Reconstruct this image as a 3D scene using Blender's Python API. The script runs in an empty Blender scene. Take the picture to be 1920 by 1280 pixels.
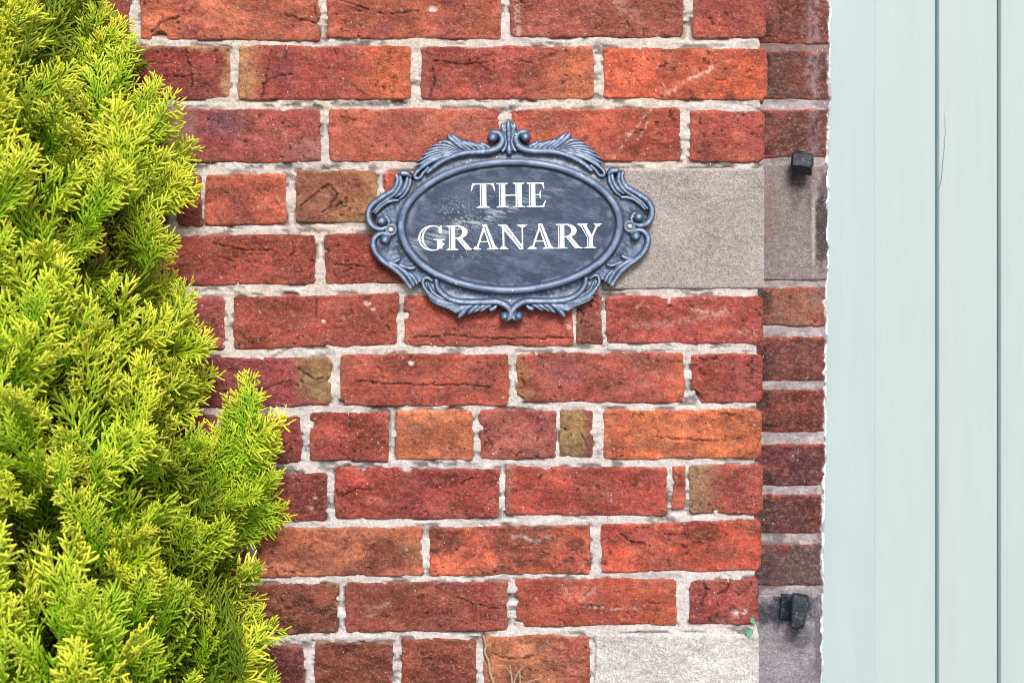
import bpy, math, random
import numpy as np
from mathutils import Matrix, Vector

# ------------------------------------------------------------------ camera, light
sc = bpy.context.scene
COL = sc.collection
S = 0.0007                 # metres on the wall face for one photo pixel
DIST = 1920 * S * 50 / 36  # 50 mm lens, wall face square to the camera
CZ = 1.5                   # eye height
FY = 242                   # photo row of the eye level

cam_d = bpy.data.cameras.new('camera')
cam = bpy.data.objects.new('camera', cam_d); COL.objects.link(cam)
cam.location = (0, -DIST, CZ); cam.rotation_euler = (math.radians(90), 0, 0)
cam_d.lens = 50; cam_d.sensor_width = 36
cam_d.shift_y = -(640 - FY) / 1920
cam_d.clip_start = 0.05; cam_d.clip_end = 500
cam_d.dof.use_dof = True; cam_d.dof.focus_distance = DIST - 0.01; cam_d.dof.aperture_fstop = 6.3
sc.camera = cam

SUN_EL, SUN_AZ = math.radians(44), math.radians(172)   # azimuth from +Y towards +X
w = bpy.data.worlds.new("World"); sc.world = w; w.use_nodes = True
wn = w.node_tree.nodes; wl = w.node_tree.links
bg = wn['Background']
sky = wn.new('ShaderNodeTexSky'); sky.sky_type = 'NISHITA'; sky.sun_disc = False
sky.sun_elevation = SUN_EL; sky.sun_rotation = SUN_AZ
sky.air_density = 1.0; sky.dust_density = 4.0; sky.ozone_density = 1.0
hs = wn.new('ShaderNodeHueSaturation'); hs.inputs['Saturation'].default_value = 0.45
wl.new(sky.outputs['Color'], hs.inputs['Color']); wl.new(hs.outputs['Color'], bg.inputs['Color'])
bg.inputs['Strength'].default_value = 0.098
sd = bpy.data.lights.new('sun', 'SUN'); sd.energy = 2.5; sd.angle = math.radians(17); sd.color = (1, 0.96, 0.91)
sun = bpy.data.objects.new('sun', sd); COL.objects.link(sun)
tosun = Vector((math.sin(SUN_AZ) * math.cos(SUN_EL), math.cos(SUN_AZ) * math.cos(SUN_EL), math.sin(SUN_EL)))
sun.rotation_euler = tosun.to_track_quat('Z', 'Y').to_euler()
sun.location = (-2, -3, 5)
sc.view_settings.view_transform = 'Standard'; sc.view_settings.look = 'None'
sc.view_settings.gamma = 1; sc.view_settings.use_curve_mapping = False
sc.cycles.filter_width = 1.0
sc.view_settings.exposure = 0.62

# ------------------------------------------------------------------ helpers
def wp(px, py, y=0.0):
    """the place whose picture is photo pixel px, py on the vertical plane y"""
    k = (DIST + y) / DIST
    return Vector(((px - 960) * S * k, y, CZ - (py - FY) * S * k))

def lin(h):
    c = [int(h[i:i + 2], 16) / 255 for i in (0, 2, 4)]
    return np.array([x / 12.92 if x <= 0.04045 else ((x + 0.055) / 1.055) ** 2.4 for x in c])

def tag(o, label=None, cat=None, group=None, kind=None):
    for k, v in (('label', label), ('category', cat), ('group', group), ('kind', kind)):
        if v: o[k] = v
    return o

def empty(name, loc):
    o = bpy.data.objects.new(name, None); COL.objects.link(o); o.location = loc
    o.empty_display_size = 0.05
    return o

def mesh(name, verts, faces, mat, parent=None, loc=(0, 0, 0), col=None, smooth=True, extra=None):
    """faces: a list of polygons or an int array of quads / triangles; verts are local to loc (world when no parent)"""
    me = bpy.data.meshes.new(name)
    verts = np.asarray(verts, dtype=np.float32)
    if isinstance(faces, np.ndarray):
        n, k = faces.shape
        me.vertices.add(len(verts)); me.vertices.foreach_set('co', verts.ravel())
        me.loops.add(n * k); me.loops.foreach_set('vertex_index', faces.astype(np.int32).ravel())
        me.polygons.add(n); me.polygons.foreach_set('loop_start', np.arange(0, n * k, k, dtype=np.int32))
        me.update(calc_edges=True)
    else:
        me.from_pydata([tuple(map(float, v)) for v in verts], [], faces); me.update()
    if smooth: me.polygons.foreach_set('use_smooth', np.ones(len(me.polygons), dtype=bool))
    if col is not None:
        a = me.color_attributes.new('Col', 'FLOAT_COLOR', 'POINT')
        c4 = np.ones((len(verts), 4), dtype=np.float32); c4[:, :3] = col
        a.data.foreach_set('color', c4.ravel())
    me.validate()
    if mat: me.materials.append(mat)
    o = bpy.data.objects.new(name, me); COL.objects.link(o)
    o.location = loc
    if parent:
        o.parent = parent
    return o

def hash2(ix, iy, seed):
    h = (ix.astype(np.int64) * 374761393 + iy.astype(np.int64) * 668265263 + seed * 974634777) & 0xFFFFFFFF
    h = ((h ^ (h >> 13)) * 1274126177) & 0xFFFFFFFF
    h = ((h ^ (h >> 16)) * 2246822519) & 0xFFFFFFFF
    return ((h ^ (h >> 13)) & 0xFFFFFF) / float(0xFFFFFF)

def vnoise(x, y, seed=0):
    ix = np.floor(x); iy = np.floor(y); fx = x - ix; fy = y - iy
    fx = fx * fx * fx * (fx * (fx * 6 - 15) + 10); fy = fy * fy * fy * (fy * (fy * 6 - 15) + 10)
    a = hash2(ix, iy, seed); b = hash2(ix + 1, iy, seed); c = hash2(ix, iy + 1, seed); d = hash2(ix + 1, iy + 1, seed)
    return (a * (1 - fx) + b * fx) * (1 - fy) + (c * (1 - fx) + d * fx) * fy

def fbm(x, y, seed=0, octv=4, gain=0.5):
    t = 0.0; a = 1.0; n = 0.0
    for o in range(octv):
        t = t + a * vnoise(x + 17.3 * o, y - 9.1 * o, seed + o * 7); n += a
        x, y = (x * 1.6 - y * 1.2), (x * 1.2 + y * 1.6); a *= gain
    return t / n

def sst(a, b, x):
    t = np.clip((x - a) / (b - a), 0, 1); return t * t * (3 - 2 * t)

def mixc(c, d, m):
    return c * (1 - m[..., None]) + np.asarray(d) * m[..., None]

def segdist(X, Y, pts):
    """distance to a polyline"""
    best = np.full(X.shape, 1e9)
    for (ax, ay), (bx, by) in zip(pts[:-1], pts[1:]):
        dx, dy = bx - ax, by - ay
        t = np.clip(((X - ax) * dx + (Y - ay) * dy) / (dx * dx + dy * dy + 1e-9), 0, 1)
        best = np.minimum(best, np.hypot(X - ax - t * dx, Y - ay - t * dy))
    return best

def grid_faces(ny, nx):
    i = np.arange(ny - 1)[:, None] * nx + np.arange(nx - 1)[None, :]
    return np.stack([i, i + nx, i + nx + 1, i + 1], -1).reshape(-1, 4)

def border(ny, nx):
    t = np.arange(nx); r = np.arange(1, ny) * nx + nx - 1
    b = (ny - 1) * nx + np.arange(nx - 2, -1, -1); l = np.arange(ny - 2, 0, -1) * nx
    return np.concatenate([t, r, b, l])

def relief(name, X, Y, H, plane_y, back, mat, parent, col, cx, cy):
    """a piece of wall face: height H (m, towards the viewer) over photo coordinates X, Y on plane_y, with sides going back"""
    ny, nx = X.shape
    k = (DIST + plane_y) / DIST
    o = wp(cx, cy, plane_y)
    vx = (X - cx) * S * k; vz = -(Y - cy) * S * k
    v = np.stack([vx, -H, vz], -1).reshape(-1, 3)
    ring = border(ny, nx); sk = v[ring].copy(); sk[:, 1] = back
    f = grid_faces(ny, nx)
    n0 = len(v); m = len(ring); a = np.arange(m); b = (a + 1) % m
    sf = np.stack([ring[a], ring[b], n0 + b, n0 + a], -1)
    c = np.asarray(col).reshape(-1, 3)
    return mesh(name, np.concatenate([v, sk]), np.concatenate([f, sf]), mat, parent, o - parent.location, np.concatenate([c, c[ring]]))

# ------------------------------------------------------------------ materials
def newmat(name):
    m = bpy.data.materials.new(name); m.use_nodes = True
    nt = m.node_tree; return m, nt.nodes, nt.links, nt.nodes['Principled BSDF']

def surf_mat(name, rough=0.9, spec=0.25, fine=900, fine_amt=0.35, bumps=((1200, 0.0006), (350, 0.0008)), col=None, speck=None, stretch=(1, 1, 1), grain=None):
    """colour attribute x fine grain, with relief from several noises; optional specks"""
    m, N, L, B = newmat(name)
    tc = N.new('ShaderNodeTexCoord'); mp = N.new('ShaderNodeMapping'); mp.inputs['Scale'].default_value = stretch
    oi = N.new('ShaderNodeObjectInfo')
    ad = N.new('ShaderNodeVectorMath'); ad.operation = 'MULTIPLY_ADD'
    L.new(tc.outputs['Object'], mp.inputs['Vector'])
    cr = N.new('ShaderNodeCombineXYZ')
    for i in range(3): L.new(oi.outputs['Random'], cr.inputs[i])
    ad.inputs[1].default_value = (7.3, 7.3, 7.3)
    L.new(cr.outputs[0], ad.inputs[0]); L.new(mp.outputs[0], ad.inputs[2])
    vec = ad.outputs[0]
    if col is None:
        at = N.new('ShaderNodeAttribute'); at.attribute_name = 'Col'; c = at.outputs['Color']
    else:
        rgb = N.new('ShaderNodeRGB'); rgb.outputs[0].default_value = (*col, 1); c = rgb.outputs[0]
    n1 = N.new('ShaderNodeTexNoise'); n1.inputs['Scale'].default_value = fine; n1.inputs['Detail'].default_value = 3; n1.inputs['Roughness'].default_value = 0.7
    L.new(vec, n1.inputs['Vector'])
    mr = N.new('ShaderNodeMapRange'); mr.inputs[1].default_value = 0.3; mr.inputs[2].default_value = 0.7
    mr.inputs[3].default_value = 1 - fine_amt; mr.inputs[4].default_value = 1 + fine_amt
    L.new(n1.outputs['Fac'], mr.inputs[0])
    mu = N.new('ShaderNodeVectorMath'); mu.operation = 'SCALE'
    L.new(c, mu.inputs[0]); L.new(mr.outputs[0], mu.inputs['Scale']); c = mu.outputs[0]
    for (gs, lo, hi, gcol, amt) in (grain or ()):
        n3 = N.new('ShaderNodeTexNoise'); n3.inputs['Scale'].default_value = gs; n3.inputs['Detail'].default_value = 5; n3.inputs['Roughness'].default_value = 0.72
        mp3 = N.new('ShaderNodeMapping'); mp3.inputs['Scale'].default_value = (0.62, 1, 1); mp3.inputs['Location'].default_value = (gs, lo * 9, hi * 5)
        L.new(vec, mp3.inputs['Vector']); L.new(mp3.outputs[0], n3.inputs['Vector'])
        mr3 = N.new('ShaderNodeMapRange'); mr3.inputs[1].default_value = lo; mr3.inputs[2].default_value = hi; mr3.inputs[4].default_value = amt
        L.new(n3.outputs['Fac'], mr3.inputs[0])
        mx3 = N.new('ShaderNodeMix'); mx3.data_type = 'RGBA'; L.new(mr3.outputs[0], mx3.inputs[0]); L.new(c, mx3.inputs[6]); mx3.inputs[7].default_value = (*gcol, 1)
        c = mx3.outputs[2]
    for (sc_, thr, colr) in (speck or ()):
        n2 = N.new('ShaderNodeTexVoronoi'); n2.inputs['Scale'].default_value = sc_
        L.new(vec, n2.inputs['Vector'])
        wn_ = N.new('ShaderNodeTexWhiteNoise'); wn_.noise_dimensions = '3D'; L.new(n2.outputs['Position'], wn_.inputs['Vector'])
        g = N.new('ShaderNodeMath'); g.operation = 'GREATER_THAN'; g.inputs[1].default_value = thr; L.new(wn_.outputs['Value'], g.inputs[0])
        ls = N.new('ShaderNodeMath'); ls.operation = 'LESS_THAN'; ls.inputs[1].default_value = 0.38; L.new(n2.outputs['Distance'], ls.inputs[0])
        mm = N.new('ShaderNodeMath'); mm.operation = 'MULTIPLY'; L.new(g.outputs[0], mm.inputs[0]); L.new(ls.outputs[0], mm.inputs[1])
        mx = N.new('ShaderNodeMix'); mx.data_type = 'RGBA'; L.new(mm.outputs[0], mx.inputs[0]); L.new(c, mx.inputs[6]); mx.inputs[7].default_value = (*colr, 1)
        c = mx.outputs[2]
    L.new(c, B.inputs['Base Color'])
    prev = None
    for (sc_, d) in bumps:
        nn = N.new('ShaderNodeTexNoise'); nn.inputs['Scale'].default_value = sc_; nn.inputs['Detail'].default_value = 4; nn.inputs['Roughness'].default_value = 0.65
        L.new(vec, nn.inputs['Vector'])
        bp = N.new('ShaderNodeBump'); bp.inputs['Distance'].default_value = d; bp.inputs['Strength'].default_value = 1
        L.new(nn.outputs['Fac'], bp.inputs['Height'])
        if prev: L.new(prev.outputs[0], bp.inputs['Normal'])
        prev = bp
    if prev: L.new(prev.outputs[0], B.inputs['Normal'])
    B.inputs['Roughness'].default_value = rough; B.inputs['Specular IOR Level'].default_value = spec
    return m

M_BRICK = surf_mat('fired_brick', 0.92, 0.2, 480, 0.36, ((800, 0.0016), (240, 0.0018)), speck=((430, 0.9972, (0.6, 0.5, 0.44)), (360, 0.988, (0.05, 0.025, 0.025))),
    grain=((190, 0.53, 0.68, (0.46, 0.24, 0.17), 0.42), (120, 0.47, 0.30, (0.075, 0.026, 0.022), 0.72), (420, 0.56, 0.70, (0.56, 0.38, 0.30), 0.55)))
M_MORTAR = surf_mat('lime_mortar', 0.95, 0.15, 420, 0.24, ((700, 0.0010), (220, 0.0012)), speck=((480, 0.985, (0.8, 0.77, 0.74)), (420, 0.982, (0.22, 0.2, 0.19))), grain=((230, 0.45, 0.30, (0.28, 0.25, 0.23), 0.5),))
M_STONE = surf_mat('sandstone', 0.92, 0.2, 430, 0.42, ((520, 0.0016), (200, 0.001)), grain=((330, .55, .68, (.56, .54, .53), .38), (260, .46, .32, (.12, .1, .1), .38)), speck=((600, 0.97, (0.6, 0.57, 0.54)), (600, 0.965, (0.13, 0.11, 0.11))))
M_METAL = surf_mat('painted_cast_metal', 0.38, 0.6, 420, 0.16, ((500, 0.0004), (160, 0.0004)), speck=((300, 0.992, (0.5, 0.52, 0.55)),))
M_IRON = surf_mat('black_painted_iron', 0.46, 0.5, 300, 0.5, ((420, 0.0012), (150, 0.0012)), col=(0.003, 0.010, 0.020), grain=((240, .56, .68, (.10, .15, .21), .85), (150, .60, .70, (.09, .06, .045), .7)))
M_LETTER = surf_mat('white_sign_paint', 0.6, 0.3, 500, 0.05, ((600, 0.0001),), col=(0.8, 0.81, 0.83))
M_SCREW = surf_mat('steel_screw', 0.3, 0.6, 300, 0.2, ((300, 0.0002),), col=(0.55, 0.5, 0.46))
M_SEAL = surf_mat('white_filler', 0.8, 0.3, 300, 0.12, ((300, 0.001), (90, 0.0015)), col=(0.74, 0.74, 0.76))
M_DOOR = surf_mat('pale_green_gloss_paint', 0.30, 0.6, 60, 0.025, ((90, 0.0002), (14, 0.0012)), col=(0.386, 0.455, 0.458), stretch=(1, 1, 0.12))
M_STILE = surf_mat('stile_paint', 0.30, 0.6, 60, 0.025, ((90, 0.0002), (14, 0.0012)), col=(0.360, 0.446, 0.462), stretch=(1, 1, 0.12))
M_GROOVE = surf_mat('groove_paint', 0.6, 0.3, 80, 0.1, ((90, 0.0003),), col=(0.09, 0.26, 0.30))
M_TWIG = surf_mat('dry_stem', 0.85, 0.2, 300, 0.3, ((300, 0.0005),), col=(0.34, 0.25, 0.17))
M_BARK = surf_mat('shrub_bark', 0.9, 0.2, 200, 0.4, ((200, 0.001),), col=(0.16, 0.075, 0.035))
M_GREEN = surf_mat('green_paint_flake', 0.6, 0.3, 300, 0.2, ((300, 0.0003),), col=(0.11, 0.33, 0.20))
M_PAVE = surf_mat('paving', 0.9, 0.2, 40, 0.3, ((60, 0.004),), col=(0.16, 0.155, 0.15))

# ------------------------------------------------------------------ ground
pv = mesh('pavement', [(-60, -60, 0), (60, -60, 0), (60, 0.6, 0), (-60, 0.6, 0)], [(0, 1, 2, 3)], M_PAVE, smooth=False)
tag(pv, kind='structure')

# ------------------------------------------------------------------ brick wall
wall = empty('brick_wall', (-0.3, 0.05, 0))
tag(wall, 'weathered red brick wall with pale mortar joints and two stone blocks beside the door', 'wall', kind='thing')
JAMB_Y = 0.13
MORTC = lin('c4bab2'); TAN = lin('a87850'); OLIVE = lin('876a42'); DARK = lin('4a2420')
FRONT = []   # rectangles of the front pieces, for the mortar

def brick_field(x0, y0, x1, y1, col, seed, step=2.5, r=9, rough=1.0, chips=(), cracks=(), tan=(), stain=0.35, pale=0.2, dark=DARK,
                skew=(0, 0, 0, 0), face=0.0030, specks=1.0, scratch=(), edge_dust=0.35, streak=2.6, patches=(), open_end=False):
    pad = 6
    xe = x1 - 1 if x1 > 1400 and not open_end else x1 + pad + step
    if x1 > 1400 and not open_end: x1 = x1 + 16
    xs = np.arange(x0 - pad, xe, step); ys = np.arange(y0 - pad, y1 + pad + step, step)
    X, Y = np.meshgrid(xs, ys)
    rng = np.random.RandomState(seed)
    x0 -= .8; y0 -= 1; x1 += .8; y1 += 1
    cx, cy = (x0 + x1) / 2, (y0 + y1) / 2; hx, hy = (x1 - x0) / 2, (y1 - y0) / 2
    u = (X - cx) / hx; v = (Y - cy) / hy
    # slight skew of the four sides plus a rough outline
    XW = X + rough * (6 * (fbm(X / 40, Y / 40, seed, 3) - 0.5) + 1.3 * (fbm(X / 7, Y / 7, seed + 5, 3) - 0.5)) - (skew[0] * v)
    YW = Y + rough * (7 * (fbm(X / 60, Y / 40, seed + 9, 3) - 0.5) + 1.8 * (fbm(X / 7, Y / 7, seed + 15, 3) - 0.5)) - (skew[1] * u)
    qx = np.abs(XW - cx) - hx + r; qy = np.abs(YW - cy) - hy + r
    d = r - (np.hypot(np.maximum(qx, 0), np.maximum(qy, 0)) + np.minimum(np.maximum(qx, qy), 0))
    allchips = list(chips)
    for _ in range(int(rng.randint(0, 4) * rough)):
        t = rng.rand(); side = rng.randint(4); rr = rng.uniform(2, 5) * rough
        allchips.append([(x0 + t * (x1 - x0), y0 - 1), (x0 + t * (x1 - x0), y1 + 1), (x0 - 1, y0 + t * (y1 - y0)), (x1 + 1, y0 + t * (y1 - y0))][side] + (rr,))
    for (ax, ay, ar) in allchips:
        d = np.minimum(d, np.hypot(XW - ax, (YW - ay) * 1.2) - ar)
    t = np.clip((d + 2.5) / 8.5, 0, 1)
    prof = 1 - (1 - t) ** 2.4
    big = fbm(X / 60, Y / 34, seed + 21, 3) - 0.5
    mid = fbm(X / 18, Y / 11, seed + 22, 4) - 0.5
    fin = fbm(X / 6, Y / 5, seed + 23, 2) - 0.5
    H = -0.010 + (0.010 + face) * prof + t * (0.0024 * big + 0.0020 * mid + 0.0010 * fin)
    c = np.ones(X.shape + (3,)) * lin(col)
    # firing: broad tone changes, darker sand creases stretched along the brick
    n1 = fbm(X / 75, Y / 45, seed + 31, 3); n2 = fbm(X / (13 * streak), Y / 13, seed + 32, 5, 0.62); n3 = fbm(X / 30, Y / 20, seed + 33, 4)
    c = c * (1 + 1.15 * (n1 - 0.5))[..., None] * np.random.RandomState(seed + 400).uniform(.88, 1.1)
    c = mixc(c, lin('8c5a4a'), .25 * sst(.5, .72, fbm(X / 45, Y / 26, seed + 38, 4)))
    c = mixc(c, lin('7a2c38'), 0.42 * sst(0.52, 0.75, fbm(X / 60, Y / 50, seed + 35, 3)))
    for (axis, a, b, tc, amt) in tan:      # ends or sides that fired to another colour
        q = X if axis == 'x' else Y
        wob = 30 * (fbm(X / 30, Y / 24, seed + 41, 3) - 0.5)
        c = mixc(c, tc, amt * sst(a, b, q + wob) if b > a else amt * (1 - sst(b, a, q + wob)))
    c = mixc(c, dark, stain * sst(0.50, 0.64, n2))
    c = mixc(c, c * np.array([1.45, 1.7, 1.75]), pale * 1.8 * sst(0.48, 0.64, n3))
    c = mixc(c, c * np.array([1.18, 1.05, .85]), .6 * sst(.5, .7, fbm(X / 40, Y / 22, seed + 34, 4)))
    gr = fbm(X / 4.5, Y / 3.5, seed + 36, 3, 0.7)
    c = c * (1 + 0.9 * (gr - 0.5))[..., None]
    c = mixc(c, dark * 0.6, 0.5 * stain * sst(0.60, 0.70, fbm(X / 9, Y / 6, seed + 37, 3, 0.65)))
    for (px_, py_, pr, pc, am) in patches:
        dd = np.hypot(X - px_, (Y - py_) * 1.5) + 0.9 * pr * (fbm(X / 14, Y / 9, seed + 44, 4) - 0.5)
        c = mixc(c, pc, am * (1 - sst(pr * 0.55, pr, dd)))
    # pits
    pit = sst(0.74, 0.82, fbm(X / 8, Y / 7, seed + 51, 2)) * sst(0.5, 0.6, fbm(X / 50, Y / 40, seed + 52, 2))
    H -= 0.0020 * pit; c = mixc(c, dark * 0.4, 0.7 * pit)
    # cracks: the ones seen in the photograph and a few random creases
    crs = list(cracks)
    for _ in range(rng.randint(0, 2)):
        ax = rng.uniform(x0 + 10, x1 - 10); ay = rng.uniform(y0 + 12, y1 - 12); L_ = rng.uniform(14, 50); an = rng.normal(0, 0.6)
        crs.append(([(ax, ay), (ax + L_ * math.cos(an) * 0.5, ay + L_ * math.sin(an) * 0.5 + rng.normal(0, 3)), (ax + L_ * math.cos(an), ay + L_ * math.sin(an))], rng.uniform(0.4, 0.7)))
    WX = X + 6 * (fbm(X / 10, Y / 10, seed + 61, 3) - 0.5); WY = Y + 7 * (fbm(X / 10, Y / 10, seed + 62, 3) - 0.5)
    for pts, wd in crs:
        dd = segdist(WX, WY, pts); g = np.exp(-(dd / (1.05 + .35 * wd)) ** 2) * sst(.18, .36, fbm(X / 9, Y / 9, seed + 63, 2)) * min(1, wd)
        H -= 0.0028 * g; c = mixc(c, dark * 0.2, np.clip(0.92 * g, 0, 1))  # crack colour holds dirt and painted shade for its depth
        H += 0.0006 * np.exp(-((dd - 4) / 2.5) ** 2)
    for pts, wd, cc, am in scratch:        # pale scuffs
        dd = segdist(WX, WY, pts)
        c = mixc(c, cc, am * np.exp(-(dd / wd) ** 2) * sst(0.3, 0.6, fbm(X / 5, Y / 5, seed + 71, 2)))
    # lime specks
    for _ in range(int(specks * (x1 - x0) / 55 * rng.uniform(0.1, 1.6))):
        ax, ay, rr = rng.uniform(x0, x1), rng.uniform(y0, y1), rng.uniform(0.8, 1.7)
        c = mixc(c, lin('d8cec6'), 0.85 * np.exp(-((X - ax) ** 2 + (Y - ay) ** 2) / rr ** 2))
    # mortar smeared on the arris
    c = mixc(c, MORTC * 0.8, edge_dust * (1 - sst(1, 6, d)) * sst(0.35, 0.7, fbm(X / 14, Y / 8, seed + 81, 3)))
    c = mixc(c, dark * 0.5, 0.14 * (1 - sst(0, 3.5, np.abs(d - 0.5))))
    if x1 > 1400 and not open_end:
        xr_ = X[0, -1]; w_ = sst(xr_ - 22, xr_, X); e_ = 6 * np.abs(fbm(Y / 22, Y * 0 + seed, seed + 97, 4) - .45) + 3 * fbm(Y / 5, Y * 0, seed + 98, 2) + 7 * (1 - sst(3, 9, np.minimum(Y - y0, y1 - Y)))
        X = X - w_ * e_; H = H - .005 * sst(xr_ - 7, xr_ + 1, X + w_ * e_)
    lum = c @ np.array([.3, .5, .2]); c = (c * .86 + lum[..., None] * np.array([1.12, 1.0, .95]) * .14) * 1.02
    return X, Y, H, np.clip(c, 0.004, 0.9), cx, cy

def brick(x0, y0, x1, y1, col, seed=None, **k):
    seed = seed or int(abs(x0 * 7 + y0 * 13)) + 11
    FRONT.append((x0, y0, x1, y1))
    X, Y, H, c, cx, cy = brick_field(x0, y0, x1, y1, col, seed, **k)
    return relief('brick', X, Y, H, 0.0, JAMB_Y if x1 > 1400 else 0.10, M_BRICK, wall, c, cx, cy)

V = lambda x, *p: ([(x, p[0]), (x, p[1])], 1)
B_ = brick
# course A
B_(-90, -40, 14, 73, '97473a', step=5)
B_(26, -40, 245, 72, '95453c', patches=((190, 30, 50, lin('a85a48'), .5),))
B_(263, -40, 600, 76, 'b35a3d', skew=(0, 2, 0, 0), chips=((300, 72, 12), (600, 42, 5)), cracks=(([(285, 62), (300, 46), (318, 36), (340, 33)], 1.5), ([(535, 27), (560, 37), (592, 43)], 1), ([(590, 8), (594, 30)], 1)), stain=.2)
B_(612, -40, 942, 75, 'a9523b', skew=(0, 2, 0, 0), cracks=(([(708, 25), (740, 27), (765, 24), (784, 21)], 1.4), ([(640, 2), (690, 18)], .8)), stain=.25, patches=((812, 18, 9, lin('e0dad4'), .8),))
B_(955, -40, 1281, 72, '9c4d3f', cracks=(([(1173, 33), (1186, 60)], 1.1),), scratch=(([(966, 0), (972, 66)], 6, lin('c9a3a0'), .8), ([(1150, 0), (1185, 30)], 10, lin('bb9890'), .4)), stain=.3)
B_(1297, -40, 1441, 74, '9e4637', stain=.3, edge_dust=.5)
# course B
B_(-230, 87, 88, 188, '8e3f38', step=5)
B_(105, 86, 433, 187, '8b3330', cracks=(([(348, 87), (350, 105), (357, 125), (363, 160)], 1.5), ([(310, 143), (345, 144), (378, 142)], .8)), tan=(('x', 412, 424, TAN, .85), ('y', 100, 90, TAN, .7)), pale=.25, stain=.3)
B_(446, 86, 773, 189, 'a24436', tan=(('x', 500, 462, TAN, .95), ('x', 640, 740, lin('b8552f'), .9)), cracks=(([(508, 95), (500, 140), (490, 185)], .9), ([(492, 158), (520, 145), (548, 138)], 1.3), ([(538, 90), (536, 115)], .9), ([(625, 92), (634, 112)], 1)), patches=((535, 135, 32, lin('85404a'), .6),), stain=.22)
B_(788, 86, 1114, 189, 'a8453a', tan=(('x', 960, 1070, lin('b8603f'), .9), ('x', 815, 800, lin('8e4b42'), .8)), cracks=(([(815, 115), (870, 121), (925, 116)], 1.2), ([(812, 130), (815, 160), (806, 185)], 1), ([(975, 115), (998, 120)], 1.2)), stain=.3)
B_(1130, 89, 1443, 188, 'c0502e', skew=(0, 1, 0, 0), scratch=(([(1243, 160), (1248, 180), (1285, 152), (1320, 138), (1338, 122)], 3.2, lin('e2b0a4'), .9),), stain=.28, patches=((1262, 122, 20, lin('7a4438'), .5), (1370, 135, 22, lin('8a4434'), .5), (1365, 180, 16, lin('5d3a32'), .6)))
# course C
B_(-40, 203, 270, 306, '8d3f3a', step=4)
B_(284, 203, 603, 306, '944240', tan=(('x', 385, 320, lin('8f716c'), .75),), patches=((425, 235, 45, lin('6b4a5c'), .55), (520, 245, 12, lin('55261f'), .6), (580, 280, 40, lin('9a6a66'), .5)), stain=.25)
B_(616, 203, 939, 304, 'ad533f', stain=.16, cracks=(([(640, 220), (668, 226)], .8),), patches=((880, 240, 40, lin('9b5a4a'), .5),))
B_(957, 203, 1276, 304, 'b04c37', stain=.2, scratch=(([(1150, 300), (1178, 255), (1220, 205)], 1.6, lin('d9b9ac'), .7), ([(1196, 262), (1214, 234), (1222, 220)], 1.4, lin('d9b9ac'), .6)), patches=((1178, 252, 8, lin('d9aaa0'), .6),))
B_(1292, 207, 1439, 305, 'ab4b3a', stain=.22, edge_dust=.5)
# course D
B_(-120, 322, 40, 425, '93433a', step=4)
B_(56, 326, 318, 425, '8d3f38', step=3)
B_(332, 328, 380, 425, '9c4438')
B_(384, 324, 538, 423, 'b4513a', stain=.45, dark=lin('6a382c'), skew=(0, -1.5, 0, 0))
B_(554, 319, 707, 419, 'a06c45', stain=.15, pale=.3, cracks=(([(565, 388), (585, 368), (605, 352), (618, 346)], 1.6), ([(618, 346), (632, 364), (622, 385), (600, 400)], 1), ([(650, 340), (660, 352)], .9), ([(630, 388), (642, 378), (650, 372)], 1.4), ([(636, 375), (648, 390)], 1), ([(686, 400), (700, 388)], 1.6)), patches=((580, 410, 40, lin('8c4a3a'), .5),))
B_(720, 322, 790, 420, 'c2523a', stain=.2)
B_(805, 322, 1112, 420, 'a44836', step=4)
# course E
B_(-60, 440, 284, 535, '8f3f36', step=4)
B_(303, 440, 593, 535, '963d2f', skew=(0, -2, 0, 0), stain=.4, dark=lin('5d261e'), cracks=(([(400, 455), (460, 470), (510, 468)], .9), ([(548, 452), (553, 472), (545, 478)], 1.2), ([(545, 488), (560, 495), (565, 508)], 1.1)))
B_(608, 437, 770, 533, '953c2e', chips=((611, 470, 4),), stain=.3, cracks=(([(622, 495), (650, 497), (690, 500)], .9),))
B_(786, 437, 1108, 535, '9f4536', step=4)
# course F
B_(-230, 556, 84, 655, '8c3b36', step=5)
B_(98, 558, 424, 656, '8a3d3d', skew=(0, -1, 0, 0), stain=.3)
B_(438, 551, 748, 652, '9f4334', skew=(0, -4, 0, 0), stain=.3, patches=((690, 568, 8, lin('d8c0b8'), .8), (700, 580, 6, lin('d8c0b8'), .6), (608, 602, 5, lin('ded0c4'), .9), (487, 584, 4, lin('e0d8c0'), .9), (480, 645, 30, lin('5f2a22'), .6)), cracks=(([(594, 560), (593, 590)], .9),))
B_(757, 551, 1075, 649, '9d4636', skew=(0, -1, 0, 0), chips=((760, 590, 7),), stain=.35, dark=lin('5e3024'), cracks=(([(770, 632), (800, 631), (828, 628), (900, 633), (980, 634), (1070, 632)], 1.3),), patches=((1060, 590, 30, lin('b0524a'), .6), (1066, 612, 8, lin('d8c8c0'), .7), (960, 642, 200, lin('ab4f44'), .3)))
B_(1079, 551, 1130, 646, '8b4a3d', r=6, tan=(('x', 1095, 1080, lin('85603f'), .8),), cracks=(([(1087, 580), (1094, 590), (1089, 605)], 1.3), ([(1108, 565), (1106, 578)], 1.6)), stain=.3)
B_(1136, 553, 1436, 646, '9b3e36', stain=.3, scratch=(([(1193, 575), (1205, 568), (1215, 572)], 3, lin('d69a90'), .7), ([(1254, 553), (1254, 569)], 1.6, lin('efe8e0'), .9), ([(1190, 610), (1250, 607), (1320, 596), (1370, 585)], 6, lin('bd8a7c'), .5), ([(1300, 578), (1345, 590), (1360, 580)], 4, lin('c9ab9c'), .6), ([(1385, 620), (1400, 618)], 3, lin('c9ab9c'), .7)))
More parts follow.
